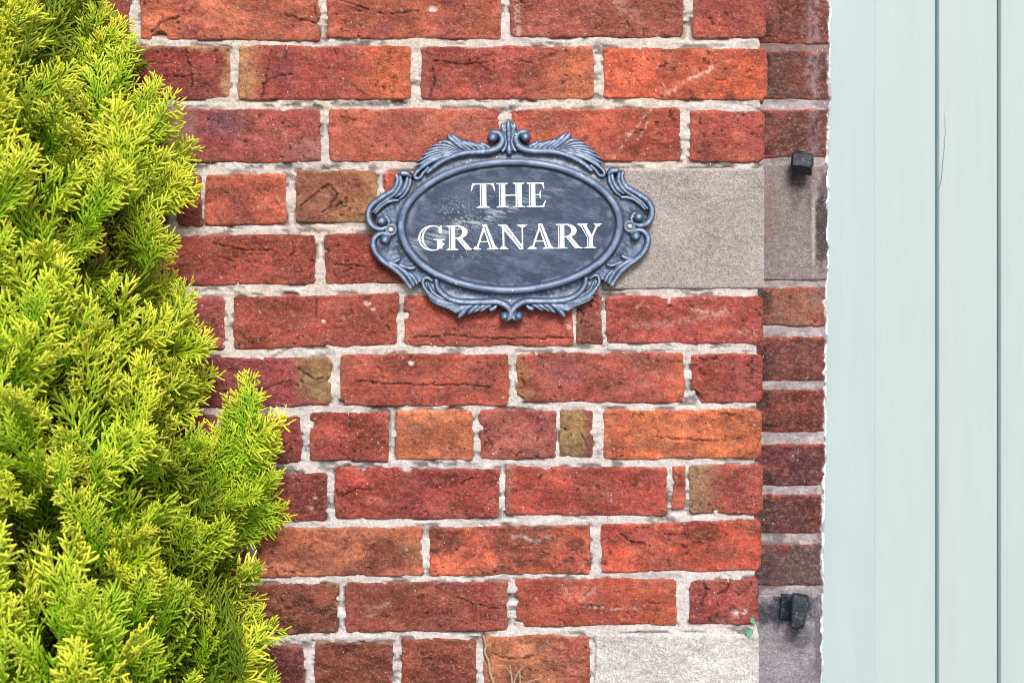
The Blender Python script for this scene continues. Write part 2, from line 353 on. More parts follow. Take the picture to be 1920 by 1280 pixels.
# course G
B_(-340, 668, 10, 763, '8c3b36', step=5)
B_(26, 668, 330, 763, '8a3a36', step=4)
B_(346, 669, 621, 763, '86353a', skew=(0, 0, 0, 0), tan=(('x', 535, 590, OLIVE, .95), ('y', 738, 752, lin('7d3038'), .85)), stain=.25, cracks=(([(560, 690), (590, 712), (608, 706)], 1), ([(470, 738), (520, 720), (545, 712)], .9)))
B_(637, 662, 954, 761, 'a54936', chips=((640, 756, 4),), stain=.2, cracks=(([(672, 712), (720, 719), (780, 720), (850, 721), (920, 724)], 1),), patches=((771, 680, 7, lin('eee8e2'), .95), (742, 685, 24, lin('7c4436'), .5)))
B_(968, 660, 1283, 756, 'a0483b', tan=(('x', 1000, 976, lin('a56a42'), .8), ('x', 1250, 1275, lin('c05a34'), .8)), chips=((972, 752, 10),), stain=.3, patches=((1050, 700, 60, lin('94505a'), .45), (1150, 708, 40, lin('74382f'), .5)), cracks=(([(976, 700), (985, 722), (972, 730)], 1.2),))
B_(1294, 662, 1436, 756, '983d36', chips=((1290, 752, 22), (1300, 740, 10)), stain=.25, cracks=(([(1302, 730), (1315, 745)], 1.2), ([(1310, 673), (1340, 674)], 1)))
# course H
B_(-190, 776, 110, 868, '8a3a34', step=5)
B_(126, 776, 270, 868, '8a3a34', step=4)
B_(286, 776, 410, 868, '84363a', step=4)
B_(425, 776, 566, 868, '7a2d2c', stain=.3)
B_(580, 771, 731, 865, '963b30', stain=.35, cracks=(([(655, 775), (660, 792), (655, 800)], 1.3),), chips=((584, 795, 5),), specks=2)
B_(741, 768, 888, 862, 'c2683f', stain=.45, dark=lin('7a4230'), patches=((825, 815, 40, lin('8a4530'), .55), (770, 800, 30, lin('8a5c4c'), .4)))
B_(898, 767, 1044, 860, '954a44', r=8, stain=.25, chips=((900, 800, 4),), cracks=(([(908, 834), (918, 826), (915, 820)], 1.3), ([(968, 852), (975, 846)], 1)), pale=.15)
B_(1048, 767, 1113, 858, '82643e', r=6, tan=(('x', 1088, 1106, lin('7e3a3a'), .85),), cracks=(([(1046, 800), (1062, 805), (1070, 815)], 1.6), ([(1090, 812), (1100, 832)], 1)), chips=((1114, 810, 6),), stain=.3)
B_(1129, 766, 1434, 861, 'cb6536', skew=(0, -1, 0, 0), stain=.4, dark=lin('6b3a28'), patches=((1390, 800, 55, lin('7a4028'), .55), (1230, 810, 60, lin('9c5838'), .4)), cracks=(([(1230, 818), (1290, 823), (1345, 826)], .9), ([(1350, 775), (1390, 778)], .9)), specks=1.5)
# course I
B_(-330, 884, -30, 978, '8a3a34', step=5)
B_(-16, 884, 300, 978, '8a3a34', step=5)
B_(314, 884, 615, 978, '883934', skew=(0, 0, 0, 0), stain=.35, patches=((592, 932, 6, lin('bfaea8'), .8), (584, 950, 7, lin('bfa8a2'), .6)))
B_(627, 876, 937, 972, '963730', stain=.5, dark=lin('4f1e1c'), chips=((680, 876, 6), (763, 876, 7)), pale=.35, cracks=(([(640, 930), (670, 915), (700, 918)], 1.1), ([(865, 905), (885, 895)], 1.1)))
B_(947, 873, 1252, 968, 'a03e32', stain=.35, dark=lin('5d201c'), tan=(('x', 965, 950, lin('a0625a'), .7),), chips=((1024, 872, 7), (1253, 915, 5)), cracks=(([(1010, 897), (1024, 885)], 1.2),), patches=((1040, 930, 36, lin('5f221e'), .5), (1130, 920, 50, lin('a85a4e'), .3)))
B_(1258, 869, 1286, 956, 'c85a3c', r=5, stain=.25, specks=4)
B_(1291, 870, 1434, 964, 'a24436', tan=(('x', 1365, 1310, lin('8a6a4c'), .95),), stain=.2, patches=((1390, 930, 30, lin('7c3a3e'), .5),))
# course J
B_(-150, 990, 150, 1083, '8a3a34', step=5)
B_(164, 990, 466, 1083, '8d4034', step=5)
B_(481, 986, 794, 1081, 'ab5c3f', skew=(0, -1.5, 0, 0), stain=.5, dark=lin('5f3024'), chips=((560, 983, 6),), patches=((720, 1040, 60, lin('5a2e24'), .6), (670, 1068, 30, lin('7c4030'), .6), (780, 1030, 40, lin('8e6045'), .6)), specks=2)
B_(803, 984, 1108, 1078, 'b14f34', skew=(0, -2, 0, 0), stain=.75, dark=lin('5a3026'), patches=((835, 1010, 50, lin('4e2c24'), .6), (975, 1035, 70, lin('58322a'), .5), (990, 1000, 30, lin('7a4034'), .5)), scratch=(([(960, 1006), (980, 1002), (1000, 1014), (1030, 1004)], 3, lin('b9aaa6'), .7),))
B_(1126, 976, 1433, 1071, 'b0432f', skew=(0, -3, 0, 0), stain=.45, dark=lin('5f2a1c'), chips=((1128, 1056, 4), (1220, 1072, 4)), patches=((1310, 990, 50, lin('5a2a1e'), .6), (1250, 1055, 40, lin('834030'), .6)), cracks=(([(1160, 1000), (1185, 1014), (1210, 1018)], 1), ([(1252, 1045), (1253, 1065)], 1)))
# course K
B_(-300, 1096, 20, 1188, '8a3a34', step=5)
B_(34, 1096, 340, 1188, '80382c', step=5)
B_(354, 1093, 634, 1188, '7e452f', skew=(0, -1.5, 0, 0), stain=.75, dark=lin('3e2018'), specks=3, patches=((600, 1110, 30, lin('9a4a34'), .5),))
B_(647, 1089, 954, 1184, '8c4436', skew=(0, -2.5, 0, 0), tan=(('x', 925, 945, lin('93694a'), .9), ('x', 840, 900, lin('8f2f30'), .6)), stain=.3, cracks=(([(855, 1120), (890, 1132), (935, 1140)], .9),), scratch=(([(690, 1140), (715, 1136), (730, 1128)], 3, lin('a89c90'), .6), ([(680, 1155), (705, 1150)], 2.5, lin('a89c90'), .5)), patches=((770, 1140, 50, lin('75302a'), .5),))
B_(966, 1083, 1270, 1173, 'a0402f', skew=(0, -2, 0, 0), chips=((964, 1123, 6), (970, 1170, 10)), stain=.35, dark=lin('5f281c'), tan=(('x', 1150, 1230, lin('ab5232'), .5),), scratch=(([(1060, 1110), (1090, 1120), (1110, 1105)], 10, lin('ca9c8c'), .45), ([(1105, 1135), (1150, 1140), (1200, 1136)], 1.6, lin('c9beb4'), .7)), cracks=(([(1085, 1130), (1130, 1138)], .9),))
B_(1291, 1083, 1428, 1169, '943b3a', skew=(0, -1, 0, 0), chips=((1293, 1083, 3),), stain=.2, pale=.15, cracks=(([(1314, 1085), (1325, 1105), (1318, 1125), (1314, 1136)], 1.4), ([(1366, 1085), (1366, 1100), (1350, 1110), (1345, 1114)], 1.5), ([(1322, 1102), (1332, 1104)], 1.3), ([(1345, 1128), (1345, 1155)], 1.6)), scratch=(([(1345, 1138), (1345, 1152)], 2, lin('c8603f'), .95), ([(1378, 1148), (1395, 1145)], 5, lin('eadde0'), .9)))
# course L
B_(-170, 1206, 130, 1300, '7c3830', step=5)
B_(146, 1206, 446, 1300, '763430', step=5)
B_(462, 1206, 571, 1300, '6c2f30', stain=.55, dark=lin('3c1c1c'))
B_(590, 1203, 738, 1300, '83422f', stain=.65, dark=lin('4a2420'))
B_(752, 1196, 894, 1300, '873f2d', stain=.6, dark=lin('4c261e'))
B_(906, 1188, 1107, 1300, 'a3603f', tan=(('x', 1020, 1060, lin('9a4a3c'), .85),), stain=.45, dark=lin('54301f'), scratch=(([(1027, 1196), (1028, 1212)], 1.8, lin('d6c9b4'), .9),), cracks=(([(920, 1225), (960, 1233), (1000, 1228)], 1.2),))

def ED(Y): return 1561.5 - 0.0145 * Y + 9 * (fbm(Y / 26, Y * 0 + 3, 961, 4) - .5)
def cut(X, Y): return 0.25 * sst(0, 4, X - ED(Y))

def stone(x0, y0, x1, y1, col, seed, plane=0.0, parent=None, back=JAMB_Y, curve=False, rough=0.7, bumpy=1.0, stains=(), face=0.0034):
    xe = x1 + 8
    if not curve and x1 > 1400: xe = x1 - 1; x1 += 14
    X, Y = np.meshgrid(np.arange(x0 - 6, xe, 2.5), np.arange(y0 - 6, y1 + 8, 2.5))
    XW = X + rough * 7 * (fbm(X / 40, Y / 40, seed, 4) - 0.5); YW = Y + rough * 8 * (fbm(X / 40, Y / 40, seed + 3, 4) - 0.5)
    cx, cy = (x0 + x1) / 2, (y0 + y1) / 2; r = 6
    qx = np.abs(XW - cx) - (x1 - x0) / 2 + r; qy = np.abs(YW - cy) - (y1 - y0) / 2 + r
    d = r - (np.hypot(np.maximum(qx, 0), np.maximum(qy, 0)) + np.minimum(np.maximum(qx, qy), 0))
    t = np.clip((d + 2) / 7, 0, 1); prof = 1 - (1 - t) ** 2.4
    H = -0.01 + (0.01 + face) * prof + t * bumpy * (0.003 * (fbm(X / 60, Y / 50, seed + 5, 3) - .5) + 0.0016 * (fbm(X / 10, Y / 10, seed + 6, 3) - .5))
    if curve: H = H - 0.010 * np.clip((X - 1520) / 40, 0, 2) ** 2 - cut(X, Y) + 0.0015 * np.exp(-((X - 1522) / 4) ** 2)
    c = np.ones(X.shape + (3,)) * lin(col)
    c = c * (1 + 0.45 * (fbm(X / 90, Y / 70, seed + 7, 3) - .5) + 0.6 * (fbm(X / 5, Y / 5, seed + 8, 3, .7) - .5))[..., None]
    c = mixc(c, lin('a58f7c'), 0.14 * sst(.5, .7, fbm(X / 50, Y / 60, seed + 9, 3)))
    for (px_, py_, pr, asp, pc, am) in stains:
        dd = np.hypot(X - px_, (Y - py_) * asp) + 0.9 * pr * (fbm(X / 12, Y / 16, seed + 44, 4) - 0.5)
        c = mixc(c, pc, am * (1 - sst(pr * 0.5, pr, dd)))
    return relief('stone_block', X, Y, H, plane, back, M_STONE, parent or wall, np.clip(c, .004, .9), cx, cy)

stone(1128, 315, 1434, 543, '9b938f', 501, rough=.5, bumpy=.6); FRONT.append((1128, 315, 1434, 543))
stone(1113, 1186, 1424, 1310, 'bcbaba', 502, rough=1, bumpy=1.6, face=.005); FRONT.append((1113, 1186, 1424, 1310))

# mortar bed of the front face
X, Y = np.meshgrid(np.arange(-330, 1430, 3.0), np.arange(-34, 1304, 3.0))
dmin = np.full(X.shape, 99.0); deep = np.full(X.shape, -9.0)
for (a, b, c_, d_) in FRONT:
    j0, j1 = np.clip([int((a - 40 + 330) / 3), int((c_ + 40 + 330) / 3)], 0, X.shape[1]); i0, i1 = np.clip([int((b - 6) / 3), int((d_ + 80) / 3)], 0, X.shape[0])
    sx, sy = X[i0:i1, j0:j1], Y[i0:i1, j0:j1]
    qx = np.maximum(np.maximum(a - sx, sx - c_), 0); qy = np.maximum(np.maximum(b - sy, sy - d_), 0)
    dmin[i0:i1, j0:j1] = np.minimum(dmin[i0:i1, j0:j1], np.hypot(qx, qy))
    deep[i0:i1, j0:j1] = np.maximum(deep[i0:i1, j0:j1], np.minimum(np.minimum(sx - a, c_ - sx), np.minimum(sy - b, d_ - sy)))
gapm = sst(.56, .66, fbm(X / 50, Y / 16, 901, 4)) * (1 - sst(1.5, 5.5, dmin))
H = 0.0010 + 0.0022 * (fbm(X / 26, Y / 18, 902, 4) - .5) + 0.0010 * (fbm(X / 6, Y / 6, 903, 2) - .5) - 0.0030 * gapm - 0.008 * sst(8, 14, deep)
c = np.ones(X.shape + (3,)) * lin('cec4bf')
c = mixc(c, lin('d2c5b8'), sst(.4, .65, fbm(X / 120, Y / 90, 904, 3)) * .8 * (1 - sst(500, 900, Y)))
c = mixc(c, lin('cfc8c8'), .7 * sst(500, 900, Y))
c = c * (1 + .34 * (fbm(X / 16, Y / 12, 905, 4) - .5) + .4 * (fbm(X / 4.5, Y / 4.5, 906, 2) - .5))[..., None]
blk = .85 * sst(.60, .72, fbm(X / 34, Y / 12, 907, 4)) * (0.35 + .65 * sst(.45, .6, fbm(X / 160, Y / 90, 908, 3)))
c = mixc(c, lin('45403f'), .85 * blk); c = mixc(c, lin('504644'), .6 * gapm)
H -= 0.0016 * blk
for pts in ([(300, 310), (620, 312), (700, 316)], [(560, 78), (640, 80), (720, 82)], [(500, 196), (760, 194)], [(700, 766), (860, 768)], [(660, 868), (760, 872), (900, 866)]):
    m_ = np.exp(-(segdist(X, Y, pts) / 7) ** 2) * sst(.46, .6, fbm(X / 18, Y / 9, 909, 4)); c = mixc(c, lin('3a3637'), .8 * m_); H -= .0014 * m_
X = X - sst(1370, 1427, X) * (5 + 9 * sst(200, 1000, Y) + 8 * (fbm(Y / 16, Y * 0, 970, 3) - .5))
relief('mortar', X, Y, H, 0.0, JAMB_Y, M_MORTAR, wall, np.clip(c * .87, .01, .9), 960, 640)

# brickwork going on beyond the picture: above, below and to the left, one plain mesh
def plain_bricks():
    vs, fs, cs = [], [], []
    rng = np.random.RandomState(5)
    def add(x0, y0, x1, y1):
        a, b = wp(x0, y1), wp(x1, y0); e = 0.004; n = len(vs)
        for (yy, q) in ((-0.0032, e), (0.001, 0), (0.1, 0)):
            vs.extend([(a.x + q, yy, a.z + q), (b.x - q, yy, a.z + q), (b.x - q, yy, b.z - q), (a.x + q, yy, b.z - q)])
        fs.append((n, n + 1, n + 2, n + 3))
        for k in (0, 4):
            for i in range(4):
                j = (i + 1) % 4; fs.append((n + k + i, n + k + 4 + i, n + k + 4 + j, n + k + j))
        cs.extend([lin('96402f') * rng.uniform(.7, 1.25)] * 12)
    row = 0
    for y in list(range(-616, -50, 115)) + list(range(1312, 2390, 108)):
        x = -2200 + (row % 2) * 165; row += 1
        while x < 1430:
            add(x, y, min(x + 318, 1434), y + (98 if y < 0 else 94)); x += 332
    rows = {}
    for (a, b, c_, d_) in FRONT:
        k = round((b + 40) / 112 + .1) if b > 0 else 0
        if k not in rows or a < rows[k][0]: rows[k] = (a, b, d_)
    for (a, b, d_) in rows.values():
        x = a - 13
        while x > -2200: add(x - 318, b, x, min(d_, b + 112)); x -= 332
    return vs, fs, cs
vs, fs, cs = plain_bricks()
bw = mesh('brickwork', np.array(vs) - np.array(wall.location), fs, M_BRICK, wall, (0, 0, 0), np.array(cs), smooth=False); bw['kind'] = 'stuff'
mv, mf = [], []
for (a, b, c_, d_) in ((-2250, -700, 1428, -36), (-2250, -36, -331, 1302), (-2250, 1302, 1428, 2384)):
    p, q = wp(a, d_), wp(c_, b); n = len(mv)
    mv += [(p.x, 0, p.z), (q.x, 0, p.z), (q.x, 0, q.z), (p.x, 0, q.z), (p.x, JAMB_Y, p.z), (q.x, JAMB_Y, p.z), (q.x, JAMB_Y, q.z), (p.x, JAMB_Y, q.z)]
    mf += [(n, n + 1, n + 2, n + 3), (n + 1, n + 5, n + 6, n + 2), (n + 3, n + 2, n + 6, n + 7), (n, n + 4, n + 5, n + 1), (n + 4, n, n + 3, n + 7)]
mesh('mortar', np.array(mv) - np.array(wall.location), mf, M_MORTAR, wall, (0, 0, 0), np.ones((len(mv), 3)) * lin('bcb2aa'), smooth=False)

# set-back jamb beside the door: its own mortar bed, bricks and stones
JC = 1490
def jcurve(X): return 0.010 * np.clip((X - 1520) / 40, 0, 2) ** 2
X, Y = np.meshgrid(np.arange(1330, 1574, 3.0), np.arange(-60, 1330, 3.0))
edge = 1556 - 0.012 * Y + 8 * (fbm(Y / 30, Y * 0, 951, 3) - .5)
H = 0.001 + 0.003 * (fbm(X / 20, Y / 14, 952, 4) - .5) - jcurve(X) - cut(X, Y)
c = np.ones(X.shape + (3,)) * lin('a0979a') * (1 + .9 * (fbm(X / 16, Y / 10, 955, 4) - .5) + .5 * (fbm(X / 5, Y / 5, 956, 2) - .5))[..., None]
c = mixc(c, lin('4c4347'), .8 * sst(.5, .62, fbm(X / 24, Y / 14, 957, 4)) * (.35 + .65 * sst(900, 1080, Y)))
c = mixc(c, lin('6a4a42'), .7 * (1 - sst(60, 210, Y)))
c = mixc(c, lin('7a7478'), .6 * sst(1090, 1120, Y))
jamb = relief('jamb', X, Y, H, JAMB_Y, 0.32, M_MORTAR, wall, np.clip(c, .01, .9), JC, 640)
jloc = wall.location + jamb.location
def jamb_piece(fn):
    o = fn(); o.parent = jamb; o.location = o.location - jamb.location; return o
def jbrick(x0, y0, x1, y1, col, seed, grime=.5, gcol='3c2a2c', edge_shine=0, **k):
    x1 += 14
    X, Y, H, c, cx, cy = brick_field(x0, y0, x1, y1, col, seed, open_end=True, rough=.95, **k)
    H = H - jcurve(X) - cut(X, Y)
    g = grime * sst(.40, .62, fbm(X / 34, Y / 30, seed + 91, 4)); c = mixc(c, lin(gcol), g)
    fr = sst(.60, .70, fbm(X / 7 + Y / 9, Y / 7, seed + 92, 4, .65)); c = mixc(c, lin('a8938a'), .4 * fr)
    if edge_shine: c = mixc(c, lin('bda6ae'), edge_shine * np.exp(-((X - 1524 + 10 * (fbm(X / 20, Y / 40, seed, 3) - .5)) / 11) ** 2) * sst(.25, .6, fbm(X / 6, Y / 9, seed + 93, 3)))  # pale shine along the rounded edge, painted into the colour
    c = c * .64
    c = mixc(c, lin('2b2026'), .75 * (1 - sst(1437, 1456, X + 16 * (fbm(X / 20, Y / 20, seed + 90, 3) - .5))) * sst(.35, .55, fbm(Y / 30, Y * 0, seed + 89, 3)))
    c = mixc(c, lin('b0502f'), .6 * np.maximum(1 - sst(2, 9, Y - y0 + 8 * (fbm(X / 18, Y / 18, seed + 99, 3) - .5)), 1 - sst(2, 8, y1 - Y + 8 * (fbm(X / 18, Y / 18, seed + 98, 3) - .5))) * sst(.45, .6, fbm(X / 16, Y / 30, seed + 97, 3)))
    rr = sst(1533, 1548, X + 12 * (fbm(X / 10, Y / 12, seed + 94, 3) - .5)); c = mixc(c, lin('4a3a48'), .45 * rr * sst(.4, .55, fbm(X / 8, Y / 8, seed + 95, 3)))
    c = mixc(c, lin('e4dfe0'), .9 * sst(-8, -2, X - ED(Y) + 14 * (fbm(X / 8, Y / 9, seed + 96, 4) - .5)))
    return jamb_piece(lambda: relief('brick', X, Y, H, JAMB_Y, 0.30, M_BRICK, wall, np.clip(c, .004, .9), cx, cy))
jbrick(1400, -40, 1562, 83, '9c4a3e', 601, grime=.4, gcol='6e4c46', edge_shine=.7, cracks=(([(1462, 20), (1462, 60)], 1.3),))
jbrick(1400, 95, 1561, 188, '874840', 602, grime=.6, gcol='6d5450', edge_shine=.8)
jbrick(1400, 205, 1560, 298, '8a463e', 603, grime=.5, gcol='664640', edge_shine=.5)
jamb_piece(lambda: stone(1400, 308, 1556, 527, '827879', 604, plane=JAMB_Y, back=.3, curve=True, rough=.4, bumpy=.6,
    stains=((1542, 430, 22, .25, lin('2e262c'), .8), (1545, 350, 16, .4, lin('3a3034'), .6), (1498, 335, 26, 1.1, lin('453c42'), .7), (1490, 360, 14, .3, lin('4a4046'), .45), (1514, 365, 10, .3, lin('4a4046'), .5), (1524, 430, 5, .06, lin('b0a6a2'), .7), (1445, 400, 18, .2, lin('806860'), .5))))
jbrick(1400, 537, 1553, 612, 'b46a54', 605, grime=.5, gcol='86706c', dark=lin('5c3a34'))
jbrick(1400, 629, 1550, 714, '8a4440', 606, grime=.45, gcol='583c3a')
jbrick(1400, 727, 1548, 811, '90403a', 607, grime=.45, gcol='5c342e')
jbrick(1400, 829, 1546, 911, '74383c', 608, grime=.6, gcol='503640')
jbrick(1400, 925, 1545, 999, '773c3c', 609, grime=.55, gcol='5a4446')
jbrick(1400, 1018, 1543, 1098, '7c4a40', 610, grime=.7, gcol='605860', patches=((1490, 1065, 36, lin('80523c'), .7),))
jamb_piece(lambda: stone(1396, 1112, 1541, 1330, '87838c', 611, plane=JAMB_Y, back=.3, curve=True, rough=.6,
    stains=((1450, 1146, 62, 1.7, lin('2a2c38'), .9), (1490, 1140, 46, 1, lin('20222c'), .85), (1500, 1190, 22, .5, lin('3a3c46'), .6), (1535, 1200, 14, .12, lin('4a4450'), .6))))
# filler smeared down the outer edge of the jamb
X, Y = np.meshgrid(np.arange(1534, 1570, 2.0), np.arange(-60, 1330, 3.0))
ed = ED(Y) + 1
inn = ed - 7 + 13 * (fbm(X / 14, Y / 16, 962, 4) - .5)
dd = np.minimum(ed - X, (X - inn))
H = -0.012 + 0.0165 * sst(-3, 2.5, dd) - jcurve(X) - 0.25 * sst(0, 4, X - ed)
cc = np.ones(X.shape + (3,)) * lin('efecee') * (1 + .25 * (fbm(X / 9, Y / 9, 963, 3) - .5))[..., None]
cc = mixc(cc, lin('6b6474'), .7 * sst(.60, .70, fbm(X / 10, Y / 22, 964, 4)))
jamb_piece(lambda: relief('filler', X, Y, H, JAMB_Y, 0.25, M_MORTAR, wall, np.clip(cc, .01, .85), 1550, 640))

# ------------------------------------------------------------------ door
DY = 0.195
dk = (DIST + DY) / DIST
door = empty('door', (wp(1800, 640, DY).x, DY, 0)); tag(door, 'pale sage green painted plank door to the right of the brick wall', 'door', kind='thing')
def bevel_board(name, pts, z0, z1, mat):
    """pts: the board's section (x, y) in metres, front side, left to right; extruded upwards"""
    n = len(pts); vs = [(x, y, z) for z in (z0, z1) for (x, y) in pts]
    fs = [(i, i + 1, n + i + 1, n + i) for i in range(n - 1)] + [tuple(range(n - 1, -1, -1)), tuple(range(n, 2 * n)), (n - 1, 0, n, 2 * n - 1)]
    fs = [f for f in fs]
    return mesh(name, np.array(vs) - np.array(door.location), fs, M_STILE if name == 'stile' else mat, door, (0, 0, 0), smooth=False)
def board(x0, x1, y, name='board', flat=False, tilt=0.0):
    a, b = wp(x0, 640, y).x, wp(x1, 640, y).x; e = 0.0022; g = 0.0045
    p = [(a + .0002, y + .02), (a + .0002, y + .0050), (a + .0022, y + .0009), (a + .0032, y + .0002), (a + .006, y)]
    m_ = 7
    for i in range(1, m_): # a board never stays quite flat
        t = i / m_; p.append((a + .006 + (b - a - .012) * t, y - 0.0012 * math.sin(math.pi * t) + tilt * t))
    p += [(b - .006, y + tilt), (b - .0014, y + .0003 + tilt), (b - .0006, y + .0012 + tilt), (b - .0004, y + g + tilt), (b - .0004, y + .02)]
    if flat: p = [(a, y + .02), (a, y), (b - .0014, y), (b - .0004, y + .0006), (b, y + .0016), (b, y + .02)]
    return bevel_board(name, p, 0.02, 2.3, M_DOOR)
board(1470, 1641, DY - 0.005, 'stile', flat=True)
board(1600, 1754.5, DY, tilt=0.0004); board(1757.8, 1870.5, DY); board(1873.8, 1990, DY, tilt=-.0004); board(1993, 2110, DY); board(2113, 2230, DY)
a, b = wp(1470, 0, DY).x, wp(2240, 0, DY).x
mesh('backing_board', np.array([(a, DY + .0085, .02), (b, DY + .0085, .02), (b, DY + .0085, 2.3), (a, DY + .0085, 2.3), (a, DY + .03, .02), (b, DY + .03, .02), (b, DY + .03, 2.3), (a, DY + .03, 2.3)]) - np.array(door.location),
     [(0, 1, 2, 3), (1, 5, 6, 2), (5, 4, 7, 6), (4, 0, 3, 7), (3, 2, 6, 7), (4, 5, 1, 0)], M_GROOVE, door, (0, 0, 0), smooth=False)

cp = [(1771, 208, .2), (1771.5, 232, .5), (1772.5, 250, .5), (1770, 262, .6), (1770.5, 276, .7), (1767.5, 300, .9), (1766, 322, 1), (1764, 340, 1.1), (1760.5, 353, 1.2)]
vs = []
for (x, y, q) in cp:
    for sg in (-1, 1): p = wp(x + sg * q * .6, y, DY); vs.append((p.x, DY - .0015, p.z))
mesh('split', np.array(vs) - np.array(door.location), [(2 * i, 2 * i + 2, 2 * i + 3, 2 * i + 1) for i in range(len(cp) - 1)], M_GROOVE, door, (0, 0, 0), smooth=False)

# ------------------------------------------------------------------ strokes and fields (sign and letters)
def catmull(pts, n=7):
    pts = [np.array(p, float) for p in pts]
    P_ = [2 * pts[0] - pts[1]] + pts + [2 * pts[-1] - pts[-2]]
    out = []
    for i in range(1, len(P_) - 2):
        p0, p1, p2, p3 = P_[i - 1:i + 3]
        for k in range(n):
            t = k / n
            out.append(.5 * ((2 * p1) + (-p0 + p2) * t + (2 * p0 - 5 * p1 + 4 * p2 - p3) * t * t + (-p0 + 3 * p1 - 3 * p2 + p3) * t ** 3))
    out.append(pts[-1]); return out

def poly_sdf(X, Y, pts):
    d = np.full(X.shape, 1e9); inside = np.zeros(X.shape, bool); n = len(pts)
    for i in range(n):
        ax, ay = pts[i]; bx, by = pts[(i + 1) % n]
        dx, dy = bx - ax, by - ay
        t = np.clip(((X - ax) * dx + (Y - ay) * dy) / (dx * dx + dy * dy + 1e-12), 0, 1)
        d = np.minimum(d, np.hypot(X - ax - t * dx, Y - ay - t * dy))
        cr = ((ay > Y) != (by > Y)) & (X < (bx - ax) * (Y - ay) / (by - ay + 1e-12) + ax)
        inside ^= cr
    return np.where(inside, d, -d)

def field_mesh(xs, ys, F, hf, back):
    """mesh of the region F > 0 on a grid (ys downwards); hf(X, Y) gives heights; sides go down to back"""
    X, Y = np.meshgrid(xs, ys)
    gy, gx = np.gradient(F, ys, xs); gl = np.hypot(gx, gy) + 1e-9
    out = F < 0
    st = np.where(out, -F, 0); st = np.minimum(st, 1.6 * (xs[1] - xs[0]))
    X = X + st * gx / gl; Y = Y + st * gy / gl
    H = hf(X, Y)
    ny, nx = F.shape; ins = ~out
    anyq = ins[:-1, :-1] | ins[1:, :-1] | ins[:-1, 1:] | ins[1:, 1:]
    f = grid_faces(ny, nx)[anyq.ravel()]
    used = np.unique(f); mp = np.full(ny * nx, -1); mp[used] = np.arange(len(used))
    f = mp[f]; V_ = np.stack([X.ravel()[used], Y.ravel()[used], H.ravel()[used]], -1)
    e = np.concatenate([f[:, [0, 1]], f[:, [1, 2]], f[:, [2, 3]], f[:, [3, 0]]])
    key = e[:, 0].astype(np.int64) * len(used) + e[:, 1]; rev = e[:, 1].astype(np.int64) * len(used) + e[:, 0]
    be = e[~np.isin(key, rev)]
    bv = np.unique(be); m2 = np.full(len(used), -1); m2[bv] = len(used) + np.arange(len(bv))
    sk = V_[bv].copy(); sk[:, 2] = back
    sf = np.stack([be[:, 1], be[:, 0], m2[be[:, 0]], m2[be[:, 1]]], -1)
    return np.concatenate([V_, sk]), np.concatenate([f, sf])

ZK = 3.048                      # sign drawing units per photo pixel
ZX, ZY = 905.0, 678.0           # centre of the oval in drawing units
U = S / ZK                      # metres for a drawing unit
SGN = wp(660 + ZX / ZK, 200 + ZY / ZK, 0)
sign = empty('house_sign', (SGN.x, -0.0045, SGN.z)); sign.rotation_euler = (0, math.radians(-0.8), 0)
tag(sign, 'oval blue grey cast name plaque with scrollwork frame reading THE GRANARY on the brick wall', 'sign')
def to_local(V_):
    return np.stack([(V_[:, 0] - ZX) * U, -V_[:, 2], -(V_[:, 1] - ZY) * U], -1)

